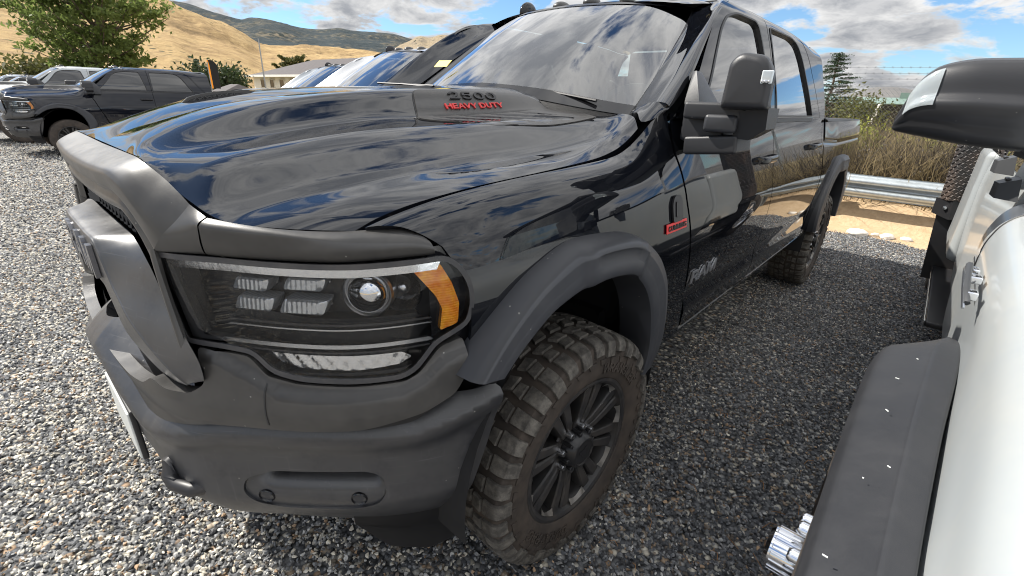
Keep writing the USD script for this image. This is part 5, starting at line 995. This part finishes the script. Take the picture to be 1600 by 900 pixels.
def shrub(name, label, loc, H, W, leafm, seed, twigs=420, nleaf=2600, leaf=.035):
    r = np.random.default_rng(seed); T = thing(name, label, "shrub", loc); part(T, "twigs", blades(np.zeros(3), twigs, H, W * .5, r, .55, .005), "twig_grey"); q = r.normal(size=(nleaf, 3)) * np.array([W * .22, W * .22, H * .20]) + np.array([0, 0, H * .72]); part(T, "foliage", cards(np.clip(q, [-99, -99, .1], 99), leaf, r, 1.0, 2.2), leafm)
shrub("yellow_shrub", "yellow-green flowering shrub just past the truck's tailgate", (.45, 8.9, .3), .98, .95, "leaf_yellow", 21); shrub("yellow_shrub", "yellowish shrub partly hidden under the black door mirror", (1.55, 9.3, .3), .95, 1.0, "leaf_yellow", 22, nleaf=1500); shrub("grey_shrub", "dark dead-looking shrub low behind the guardrail next to the truck", (.75, 8.0, .3), .80, .9, "twig_grey", 23, 900, 500); shrub("grey_shrub", "greyish shrub behind the guardrail next to the diamond plate", (1.75, 7.9, .3), .78, .9, "twig_grey", 24, 800, 600)

# ---------------------------------------------------------------- guardrail and fence
Gr = thing("guardrail", "galvanised corrugated steel guardrail along the edge of the dirt", "guardrail", (0, 7.2, 0)); prof = np.array([(.040, .412), (.046, .42), (.040, .435), (-.020, .475), (-.030, .50), (-.020, .525), (.038, .555), (.040, .585), (-.020, .615), (-.030, .64), (-.020, .665), (.040, .705), (.046, .722), (.040, .73)])
prof = spline2(prof, 40); 
for k, (x0, x1) in enumerate(((-9.0, -5.18), (-5.2, -1.38), (-1.4, 2.42), (2.4, 6.2))):
    xs_ = np.linspace(x0, x1, 9); z_ = .012 * (k % 2); G = np.array([[(x, -.085 + p[0] - .004 * (k % 2), p[1] + .006) for p in prof] for x in xs_]); part(Gr, "rail_panel", join([grid(G, 40), grid(G + [0, .004, 0], 40, True)]), "galvanised")
for x in (-7.1, -5.19, -3.3, -1.39, .5, 2.41, 4.3): part(Gr, "post", join([box((.10, .012, .82), (x, .02, .36)), box((.012, .13, .82), (x, -.045, .36)), box((.09, .10, .32), (x, -.035 + .05, .58))]), "galvanised")
for x in (-5.19, -1.39, 2.41):
    for z in (.50, .64): part(Gr, "bolt", xf(lathe([(-.01, .016), (.008, .014), (.012, .0)][::-1], 10), (x, -.125 + .07 + .0, z), rotz(-math.pi / 2)), "wire_steel")
Fe = thing("chain_link_fence", "chain-link fence with three barbed wires beyond the brush", "fence", (0, 10.0, 0)); ver, fac = [], []; pitch, top_z, z0 = .075, 2.04, .12; nz = int((top_z - z0) / (pitch / 2)) + 1; zz = z0 + np.arange(nz) * pitch / 2; wires = []
for k in range(int(11 / pitch)):
    x = -4.5 + k * pitch; xx = x + (np.arange(nz) % 2) * pitch * .5 * 1.04; yy = (np.arange(nz) % 2) * .006 - .003; p = np.stack([xx, yy, zz], 1); wires.append(tube(p, .0021, 3, False)); p2 = p.copy(); p2[:, 0] = 2 * x - xx; p2[:, 1] *= -1; wires.append(tube(p2, .0021, 3, False))
part(Fe, "chain_link_mesh", join(wires), "wire_steel", kind="stuff")
for x in (-4.3, -1.35, 2.9, 6.2): part(Fe, "fence_post", join([tube([(x, .03, 0), (x, .03, 2.06)], .030, 10), tube([(x, .03, 2.04), (x, -.06, 2.34)], .012, 6)]), "galvanised")
part(Fe, "top_wire", tube([(-4.5, 0, 2.0), (6.4, 0, 2.0)], .003, 4), "wire_steel")
for z in (2.115, 2.205, 2.305):
    y = -.06 * (z - 2.04) / .3; xs_ = np.linspace(-4.5, 6.4, 80); w_ = [tube(np.stack([xs_, np.full(80, y), z + .006 * np.sin(xs_ * 2.1 + z * 9)], 1), .0028, 4, False)]
    for x in np.arange(-4.4, 6.3, .125):
        zz_ = z + .006 * math.sin(x * 2.1 + z * 9); w_ += [tube([(x - .012, y, zz_ - .018), (x + .012, y, zz_ + .018)], .0022, 3, False), tube([(x + .012, y, zz_ - .016), (x - .012, y, zz_ + .016)], .0022, 3, False)]
    part(Fe, "barbed_wire", join(w_), "wire_steel")

# ---------------------------------------------------------------- buildings and far things
B = thing("white_building", "long low white building with grey hip roof and dark windows", "building", (0, 0, 0)); x0, x1, y0, y1, ev, rz_ = -62.0, -20.0, 23.0, 33.0, 3.0, 5.0
part(B, "wall", box((x1 - x0, y1 - y0, ev), ((x0 + x1) / 2, (y0 + y1) / 2, ev / 2)), "wall_white")
o = .7; e = [(x0 - o, y0 - o, ev - .05), (x1 + o, y0 - o, ev - .05), (x1 + o, y1 + o, ev - .05), (x0 - o, y1 + o, ev - .05), (x0 + 5.4, (y0 + y1) / 2, rz_), (x1 - 5.4, (y0 + y1) / 2, rz_)]
part(B, "roof", flat((np.array(e), np.array([[0, 1, 5], [0, 5, 4], [1, 2, 5], [2, 3, 4], [2, 4, 5], [3, 0, 4], [0, 3, 2], [0, 2, 1]]))), "roof_grey"); part(B, "fascia_board", join([box((x1 - x0 + 1.5, .06, .22), ((x0 + x1) / 2, y0 - .73, ev - .03)), box((.06, y1 - y0 + 1.4, .22), (x0 - .73, (y0 + y1) / 2, ev - .03))]), "wall_white")
for k in range(16):
    x = -59.3 + k * 2.55; w_ = part(B, "window", box((1.05, .06, 1.75), (x, y0 - .02, 1.75)), "window_dark"); part(B, "window_frame", join([box((.07, .10, 1.85), (x + s * .56, y0 - .03, 1.75)) for s in (-1, 1)] + [box((1.19, .10, .07), (x, y0 - .03, 1.75 + s * .92)) for s in (-1, 0, 1)]), "wall_white")
B2 = thing("grey_roof_shed", "low grey-roofed shed in front of the white building's corner", "shed", (0, 0, 0)); c = np.array(polar(71.0, 44)); part(B2, "wall", box((2.6, 2.2, 1.3), c + [0, 0, .65]), "roof_grey"); part(B2, "roof", hull([c + [-1.5, -1.3, 1.3], c + [1.5, -1.3, 1.3], c + [1.5, 1.3, 1.3], c + [-1.5, 1.3, 1.3], c + [-.8, 0, 1.85], c + [.8, 0, 1.85], c + [-1.5, -1.3, 1.22], c + [1.5, 1.3, 1.22]]), "roof_grey")
B3 = thing("green_roof_building", "low dark building with pale green roof beyond the fence", "building", (0, 0, 0)); c = np.array(polar(6.0, 46)); part(B3, "wall", box((11, 6, 2.2), c + [0, 3, 1.1]), "window_dark"); part(B3, "roof", hull([c + [-6.2, -.7, 2.26], c + [6.2, -.7, 2.26], c + [6.2, 6.7, 2.26], c + [-6.2, 6.7, 2.26], c + [-5, 3, 2.75], c + [5, 3, 2.75], c + [-6.2, -.7, 2.16], c + [6.2, 6.7, 2.16]], 10), "roof_green"); part(B3, "roof_vent", box((1.2, 1.0, .6), c + [1.9, 3, 2.8]), "roof_green"); part(B3, "porch_post", tube([c + [.15, -.9, 0], c + [.55, -.7, 2.2]], .12, 8), "wall_white")
for x in (-4, -2.2, 2.6, 4.4): part(B3, "window", box((1.0, .06, 1.0), c + [x, -.02, 1.3]), "tinted_glass")
F = thing("banner", "tall black and orange feather banner behind the dark pickup", "banner", polar(73.0, 30)); pl = np.array([(0, 0, 0), (0, 0, 2.4), (0, .02, 2.7), (-.06, .06, 2.85)]); part(F, "pole", tube(pl, .02, 6), "wire_steel")
ax = np.array([math.cos(math.radians(73)), math.sin(math.radians(73)), 0]); fl = np.array([[np.array([0, 0, z]) + ax * u_ * w_ + np.array([0, 0, dz * u_]) for u_ in (0, .2, .2001, .55, 1)] for z, w_, dz in ((1.5, .40, 0), (2.0, .42, 0), (2.5, .42, .0), (2.72, .34, .0), (2.82, .18, .0))]); part(F, "orange_edge", join([patch(fl[:, :2], 4, 14, 80), patch(fl[:, :2], 4, 14, 80, True)]), "banner_orange"); part(F, "black_field", join([patch(fl[:, 2:], 6, 14, 80), patch(fl[:, 2:], 6, 14, 80, True)]), "banner_black")
Lp = thing("light_pole", "thin grey light pole rising in front of the white building", "pole", polar(68.25, 50)); part(Lp, "shaft", tube([(0, 0, 0), (0, 0, 5.6)], [.075, .045], 8), "wire_steel")
V = thing("camper_van", "small white camper van far behind the parked cars", "camper", polar(83.7, 60)); part(V, "body", box((4.6, 2.2, 1.9), (0, 0, 1.5), .15), "wall_white"); part(V, "window", box((1.2, .05, .5), (-.6, -1.11, 1.8), .02), "window_dark"); part(V, "chassis", box((4.4, 2.0, .4), (0, 0, .5), .05), "black_plastic")
for x in (-1.5, 1.5):
    for y in (-1.0, 1.0): part(V, "wheel", xf(lathe([(-.1, 0), (-.1, .33), (.1, .33), (.1, 0)], 16, axis="y"), (x, y, .33)), "tyre_rubber")
# ---------------------------------------------------------------- the other parked trucks
def parked(name, label, paint, loc, scale, rz=0.0, glass="tinted_glass", mirrors=True):
    T = build_truck(name, label, paint, loc, rz, scale, hero=False, group=None, side_glass=glass); front_end(T, False); side_detail(T, False, mirrors); cabin_detail(T, False); add_wheels(T, False, 0); return T
parked("parked_pickup", "pale silver pickup parked directly behind the big black truck", "paint_silver", (-3.24, 1.21, 0), 1.0, mirrors=False)
parked("parked_pickup", "second silver pickup whose windscreen shows left of the nearer one", "paint_grey", (-7.52, 2.65, 0), 1.0, mirrors=False)
far = parked("parked_pickup", "dark pickup with black flares parked across the gravel at the left", "paint_black_far", (-13.75, .33, -.03), .955)
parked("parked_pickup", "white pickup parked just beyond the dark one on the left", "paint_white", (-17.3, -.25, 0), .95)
parked("parked_pickup", "farther dark pickup at the far left edge of the parked row", "paint_black_far", (-22.0, -.6, -.10), .88); parked("parked_pickup", "grey pickup farthest away at the far left edge", "paint_grey", (-27.5, -.7, -.10), .90)
# ---------------------------------------------------------------- the white off-road vehicle on the right
Wv = thing("off_road_vehicle", "white off-road vehicle with black wheel flare and chrome hub at the right edge", "off-roader", (0, 0, 0)); WX = 2.72 # its centre line
# side and hood: rows along y, columns from the lower side over the shoulder to the centre line
def wrow(y, xo, xs, zs, zt, xm, dz=0.0):
    return [(xo + .03, y, .62), (xo + .012, y, .80), (xo, y, .95 + dz), (xs, y, zs - .10), (xs + .012, y, zs - .03), (xs + .040, y, zs + .018), (xs + .12, y, zs + .055), (xm, y, zt), (WX, y, zt + .04)]
body = [wrow(-.74, 1.768, 1.775, 1.03, 1.12, 2.25), wrow(-.62, 1.768, 1.778, 1.08, 1.185, 2.25), wrow(-.44, 1.770, 1.782, 1.12, 1.235, 2.25), wrow(-.30, 1.778, 1.788, 1.14, 1.255, 2.25), wrow(0, 1.795, 1.800, 1.165, 1.285, 2.25), wrow(.4, 1.818, 1.812, 1.195, 1.315, 2.25), wrow(.75, 1.826, 1.818, 1.225, 1.34, 2.26), wrow(1.06, 1.830, 1.820, 1.26, 1.37, 2.27)]
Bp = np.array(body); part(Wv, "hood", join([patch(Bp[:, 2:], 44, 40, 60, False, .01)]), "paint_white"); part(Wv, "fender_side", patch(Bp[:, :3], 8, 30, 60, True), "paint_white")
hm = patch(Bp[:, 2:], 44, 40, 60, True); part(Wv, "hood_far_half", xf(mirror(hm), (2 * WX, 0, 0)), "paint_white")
part(Wv, "hood_seam", tube([(1.816, .30, 1.075), (1.821, .7, 1.09), (1.824, 1.05, 1.10)], .005, 5), "black_plastic")
sm_ = Surf(np.linspace(0, 1, 7), np.linspace(0, 1, len(Bp)), Bp[:, 2:], smooth=0); vv = 7.55 / (len(Bp) - 1); uu = np.linspace(.02, .95, 24); part(Wv, "cowl_seam", tube(sm_.at(uu, np.full(24, .935)) + np.array([0, 0, .001]), .0035, 5), "black_plastic")
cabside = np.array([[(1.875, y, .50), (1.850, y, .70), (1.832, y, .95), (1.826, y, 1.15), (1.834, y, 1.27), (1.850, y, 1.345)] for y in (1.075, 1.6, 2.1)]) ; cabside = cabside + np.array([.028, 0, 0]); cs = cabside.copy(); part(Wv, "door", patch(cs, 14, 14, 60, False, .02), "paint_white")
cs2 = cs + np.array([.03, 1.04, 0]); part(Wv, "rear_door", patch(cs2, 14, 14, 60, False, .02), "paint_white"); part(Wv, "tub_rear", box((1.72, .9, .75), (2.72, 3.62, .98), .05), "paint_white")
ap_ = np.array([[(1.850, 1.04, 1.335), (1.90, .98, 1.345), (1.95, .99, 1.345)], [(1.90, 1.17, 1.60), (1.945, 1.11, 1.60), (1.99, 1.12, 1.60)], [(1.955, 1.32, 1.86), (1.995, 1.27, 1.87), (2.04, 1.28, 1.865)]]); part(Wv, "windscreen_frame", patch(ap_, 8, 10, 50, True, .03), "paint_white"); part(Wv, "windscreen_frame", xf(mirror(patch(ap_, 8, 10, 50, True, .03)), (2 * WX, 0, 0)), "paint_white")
ws_ = np.array([[(2.0, .99, 1.36), (WX, .95, 1.37), (3.44, .99, 1.36)], [(2.05, 1.28, 1.86), (WX, 1.24, 1.87), (3.39, 1.28, 1.86)]]); part(Wv, "windscreen", patch(ws_, 16, 6, 70), "windshield_glass"); part(Wv, "roof", box((1.56, 2.4, .07), (WX, 2.42, 1.90), .03), "black_plastic")
part(Wv, "door_window", patch(np.array([[(1.865, 1.14, 1.36), (1.865, 2.1, 1.36)], [(1.965, 1.36, 1.85), (1.965, 2.1, 1.85)]]), 8, 8, 70), "tinted_glass"); part(Wv, "rear_window", patch(np.array([[(1.87, 2.16, 1.36), (1.87, 3.1, 1.36)], [(1.97, 2.16, 1.85), (1.97, 3.1, 1.85)]]), 8, 8, 70), "tinted_glass")
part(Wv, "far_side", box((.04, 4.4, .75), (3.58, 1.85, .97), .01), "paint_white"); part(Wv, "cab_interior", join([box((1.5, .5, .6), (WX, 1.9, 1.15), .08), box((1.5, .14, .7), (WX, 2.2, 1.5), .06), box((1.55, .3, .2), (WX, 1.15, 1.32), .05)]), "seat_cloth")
# flare: outer edge, crease, band, body edge
yk = [-.78, -.72, -.60, -.40, -.10, .20, .40, .50, .62, .70, .735]; xo = [1.700, 1.668, 1.655, 1.652, 1.650, 1.652, 1.664, 1.700, 1.752, 1.785, 1.800]; zo = [.80, .885, .925, .942, .950, .948, .940, .925, .90, .875, .85]; xi = [1.755, 1.758, 1.764, 1.770, 1.784, 1.806, 1.820, 1.824, 1.826, 1.826, 1.826]; zi = [.88, .945, .975, .985, .993, .990, .980, .965, .935, .905, .88]
rows = []
for y, a, za, b_, zb in zip(yk, xo, zo, xi, zi):
    L = lambda t, dz=0.0: (a + (b_ - a) * t, y, za + (zb - za) * t + dz)
    rows.append([(a + .055, y, za - .11), (a + .008, y, za - .085), (a - .004, y, za - .030), (a + .002, y, za - .006), L(.06, .003), L(.36, .012), L(.62, .020), L(.66, .0215), L(.72, .020), L(.96, .008), L(1.0, -.004), (b_ + .004, y, zb - .05)])
part(Wv, "front_flare", patch(np.array(rows), 60, 50, 30, True), "flare_dark"); part(Wv, "far_flare", xf(mirror(patch(np.array(rows), 40, 30, 30, True)), (2 * WX, 0, 0)), "flare_dark")
r_ = np.random.default_rng(9); chips = []
for (x, y) in ((1.735, .28), (1.752, .10), (1.70, -.05), (1.72, -.24), (1.765, -.20), (1.69, -.30), (1.705, .12), (1.672, -.50), (1.78, .42), (1.742, -.12)):
    t_ = np.interp(y, yk, zo) + (np.interp(y, yk, zi) - np.interp(y, yk, zo)) * .55 + .0195; a = r_.uniform(0, 3.1); L = r_.uniform(.0012, .0040); chips.append(xf(box((L * 2, .0022, .0012), (0, 0, 0)), (x, y, t_), rotz(a)))
part(Wv, "paint_chips", join(chips), "licence_white", kind="stuff")
# grille with round lamp, wheel, hub, step
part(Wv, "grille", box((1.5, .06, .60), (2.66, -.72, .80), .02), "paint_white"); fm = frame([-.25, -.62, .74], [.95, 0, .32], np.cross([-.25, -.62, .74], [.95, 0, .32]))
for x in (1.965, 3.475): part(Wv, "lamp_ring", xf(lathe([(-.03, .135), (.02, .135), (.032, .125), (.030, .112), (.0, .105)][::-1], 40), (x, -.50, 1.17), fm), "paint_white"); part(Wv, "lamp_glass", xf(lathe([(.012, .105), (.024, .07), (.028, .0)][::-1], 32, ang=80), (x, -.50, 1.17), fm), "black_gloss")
part(Wv, "front_bumper", box((1.7, .20, .20), (WX, -.86, .56), .04), "steel_black")
def owheel(y, x, s):
    w_ = group_part(Wv, "wheel"); q = lambda m: xf(m if s > 0 else mirror(m), (x, y, .42))
    part(w_, "tyre", q(mirror(_tyre_far[0])), "tyre_rubber"); part(w_, "rim", q(mirror(_rim[0])), "satin_chrome"); part(w_, "spokes", q(mirror(_rim[1])), "chrome")
    ribs = [lathe([(-.05, .10), (-.085, .10), (-.10, .085), (-.10, .0)], 32)]
    for k in range(8):
        a = k * math.pi / 4; ribs.append(xf(lathe([(-.06, .020), (-.155, .020), (-.165, .013), (-.165, .0)], 12), (0, .105 * math.cos(a), .105 * math.sin(a))))
    part(w_, "chrome_lug_covers", q(join(ribs)), "chrome"); cap = [lathe([(-.08, .058), (-.205, .058), (-.215, .050), (-.216, .0)], 32)]
    for k in range(16): cap.append(xf(box((.10, .006, .014), (-.150, .058, 0), .002), R=rotx(k * math.pi / 8)))
    part(w_, "chrome_hub", q(join(cap)), "chrome")
owheel(.06, 1.795, 1); owheel(.06, 2 * WX - 1.795, -1); owheel(4.65, 2.02, 1); owheel(4.65, 2 * WX - 2.02, -1)
part(Wv, "side_step", box((.13, 1.75, .035), (1.925, 3.42, .335), .01), "steel_black"); part(Wv, "side_step_edge", box((.010, 1.75, .045), (1.855, 3.42, .338), .003), "chrome"); part(Wv, "underbody", join([box((1.3, 4.2, .25), (WX, 1.7, .62)), tube([(1.9, .06, .42), (3.5, .06, .42)], .05, 8), tube([(2.0, 4.65, .42), (3.4, 4.65, .42)], .05, 8)]), "liner_black"); g_ = np.linspace(-.1, math.pi + .1, 16); part(Wv, "inner_wheel_arch", grid(np.array([[(x, .06 + .52 * math.cos(a), .44 + .50 * math.sin(a)) for x in (1.80, 2.3)] for a in g_]), 70), "liner_black")
# latch
Lt = group_part(Wv, "hood_latch")
for y, x, z, s in ((.60, 1.795, 1.155, (.018, .040, .016)), (.52, 1.792, 1.152, (.030, .040, .020)), (.40, 1.788, 1.140, (.022, .035, .022))): part(Lt, "latch_bracket", box(s, (x, y, z), .004, rotz(.05)), "chrome")
part(Lt, "latch_strap", tube([(1.782, .62, 1.165), (1.776, .52, 1.166), (1.775, .40, 1.150), (1.782, .36, 1.128)], .008, 6), "rubber_grey"); part(Lt, "latch_wire", tube([(1.774, .60, 1.160), (1.768, .50, 1.168), (1.770, .40, 1.150), (1.778, .34, 1.12)], .0035, 5), "satin_chrome")
for y, z, x in ((.98, 1.345, 1.808), (1.42, 1.385, 1.815)):
    Hh = group_part(Wv, "door_hinge"); part(Hh, "hinge_body", hull([(x + .04, y - .07, z - .035), (x + .04, y + .07, z - .035), (x - .012, y - .045, z - .032), (x - .020, y + .03, z - .03), (x - .020, y + .03, z + .012), (x - .012, y - .04, z + .012), (x + .03, y - .06, z + .032), (x + .03, y + .06, z + .032)], 50), "rubber_grey"); part(Hh, "hinge_pin", box((.012, .055, .010), (x + .005, y - .005, z + .024), .003), "steel_black")
# door mirror
Mi = group_part(Wv, "door_mirror"); rows = []
for x, sy, zc, zh, lo in ((1.492, .10, 1.512, .012, 0), (1.502, .45, 1.530, .040, 0), (1.53, .72, 1.568, .085, 0), (1.575, .88, 1.583, .108, 0), (1.66, 1.0, 1.583, .122, 0), (1.76, 1.0, 1.578, .126, 0), (1.83, .8, 1.57, .12, 0), (1.87, .5, 1.555, .09, 0)):
    q = np.array([(-.052, -.55), (-.068, -.15), (-.070, .04), (-.058, .08), (-.050, .60), (-.030, .93), (.01, 1.0), (.055, .95), (.07, .5), (.07, -.8), (.05, -1.0), (-.02, -.96)]); q = spline2(q, 48, True)[:-1]; rows.append(np.stack([np.full(len(q), x), .92 + q[:, 0] * sy * 1.25, zc + q[:, 1] * zh], 1))
G = np.array(rows); G = PchipInterpolator(np.linspace(0, 1, len(G)), G)(np.linspace(0, 1, 40)); G = np.concatenate([np.repeat(G[:1].mean(1, keepdims=True), G.shape[1], 1), G, np.repeat(G[-1:].mean(1, keepdims=True), G.shape[1], 1)], 0); f = grid_faces(G.shape[0], G.shape[1], wrap_u=True); part(Mi, "mirror_shell", smooth((G.reshape(-1, 3), f), 32), "mirror_plastic")
lens = [G[k][5:17] + np.array([-.0015, -.0035, .0015]) for k in range(9, 19)]; part(Mi, "mirror_lamp", join([grid(np.array(lens), 60), grid(np.array(lens), 60, True)]), "fog_lens")
part(Mi, "mirror_arm", hull([(1.80, .90, 1.50), (1.90, .94, 1.50), (1.80, .97, 1.44), (1.90, 1.0, 1.40), (1.80, .90, 1.46), (1.9, .9, 1.42)], 40), "mirror_plastic")
# tread-plate wing over the rear wheel with its mud flap
pl_ = lambda s, t: np.array([1.722 + .165 * s, 3.55 + .25 * t + .10 * s, 1.40 - .43 * t])
Pw = group_part(Wv, "tread_plate_wing"); A0, A1 = np.array([1.710, 3.98, 1.52]), np.array([1.735, 4.03, .915]); w1 = np.array([.055, -.05, .0]); w2 = np.array([.23, -.03, .0])
P0, P1, P2, P3 = A0, A1, A0 + w1, A1 + w1
part(Pw, "outer_plate", hull([A0, A1, A0 + w1, A1 + w1, A0 + [0, .01, 0], A1 + [0, .01, 0], A0 + w1 + [0, .01, 0], A1 + w1 + [0, .01, 0]], 20), "diamond_steel"); part(Pw, "front_plate", hull([A0 + w1, A1 + w1, A0 + w2, A1 + w1 + [.075, .02, 0], A0 + w1 + [0, .012, 0], A1 + w1 + [0, .012, 0], A0 + w2 + [0, .012, 0], A1 + w1 + [.10, .03, 0]], 20), "diamond_steel")
def lugs(o, eu, ev, nu, nv, cut=None):
    out = []; lu, lv = np.linalg.norm(eu), np.linalg.norm(ev); u_, v_ = eu / lu, ev / lv; n_ = np.cross(u_, v_); n_ = n_ if n_[1] < 0 else -n_
    for i in range(nu):
        for j in range(nv):
            s, t = (i + .5) / nu, (j + .5) / nv
            if cut and not cut(s, t): continue
            c = o + eu * s + ev * t; a = math.pi / 4 if (i + j) % 2 else -math.pi / 4; d1 = u_ * math.cos(a) + v_ * math.sin(a); d2 = np.cross(n_, d1); L = .60 * lv / nv; m = ellipsoid((0, 0, 0), (L, L * .28, .006), 1); out.append(xf(m, c + n_ * .001, frame(d1, d2, n_)))
    return join(out)
part(Pw, "tread_pattern", lugs(A0, w1, A1 - A0, 3, 24), "diamond_steel", kind="stuff"); part(Pw, "tread_pattern", lugs(A0 + w1, w2 - w1, A1 - A0, 8, 24, lambda s, t: s < 1 - .52 * t), "diamond_steel", kind="stuff")
part(Pw, "plate_edge", hull([A0 + w2, A0 + w2 + [.06, .03, 0], A1 + w1 + [.10, .02, 0], A1 + w1 + [.18, .05, 0], A0 + w2 + [0, .02, 0], A1 + w1 + [.10, .04, 0], A0 + w2 + [.06, .05, 0]], 20), "steel_black"); part(Pw, "corner_bracket", hull([A1 + [-.02, 0, .01], A1 + [.085, -.05, .0], A1 + [.25, .0, .0], A1 + [-.02, .01, -.115], A1 + [.10, -.05, -.15], A1 + [.27, .0, -.12], A1 + [.27, .05, 0], A1 + [-.02, .05, 0]], 20), "steel_black"); part(Pw, "bracket_bolt", xf(lathe([(-.01, .014), (.010, .014), (.012, .0)][::-1], 10), A1 + [.05, -.038, -.06], rotz(-math.pi / 2)), "satin_chrome")
part(Wv, "mud_flap", hull([(1.742, 4.05, .90), (2.05, 4.05, .90), (1.805, 4.09, .235), (2.07, 4.09, .235), (1.742, 4.065, .90), (2.05, 4.065, .90), (1.805, 4.105, .235), (2.07, 4.105, .235)], 20), "steel_black")
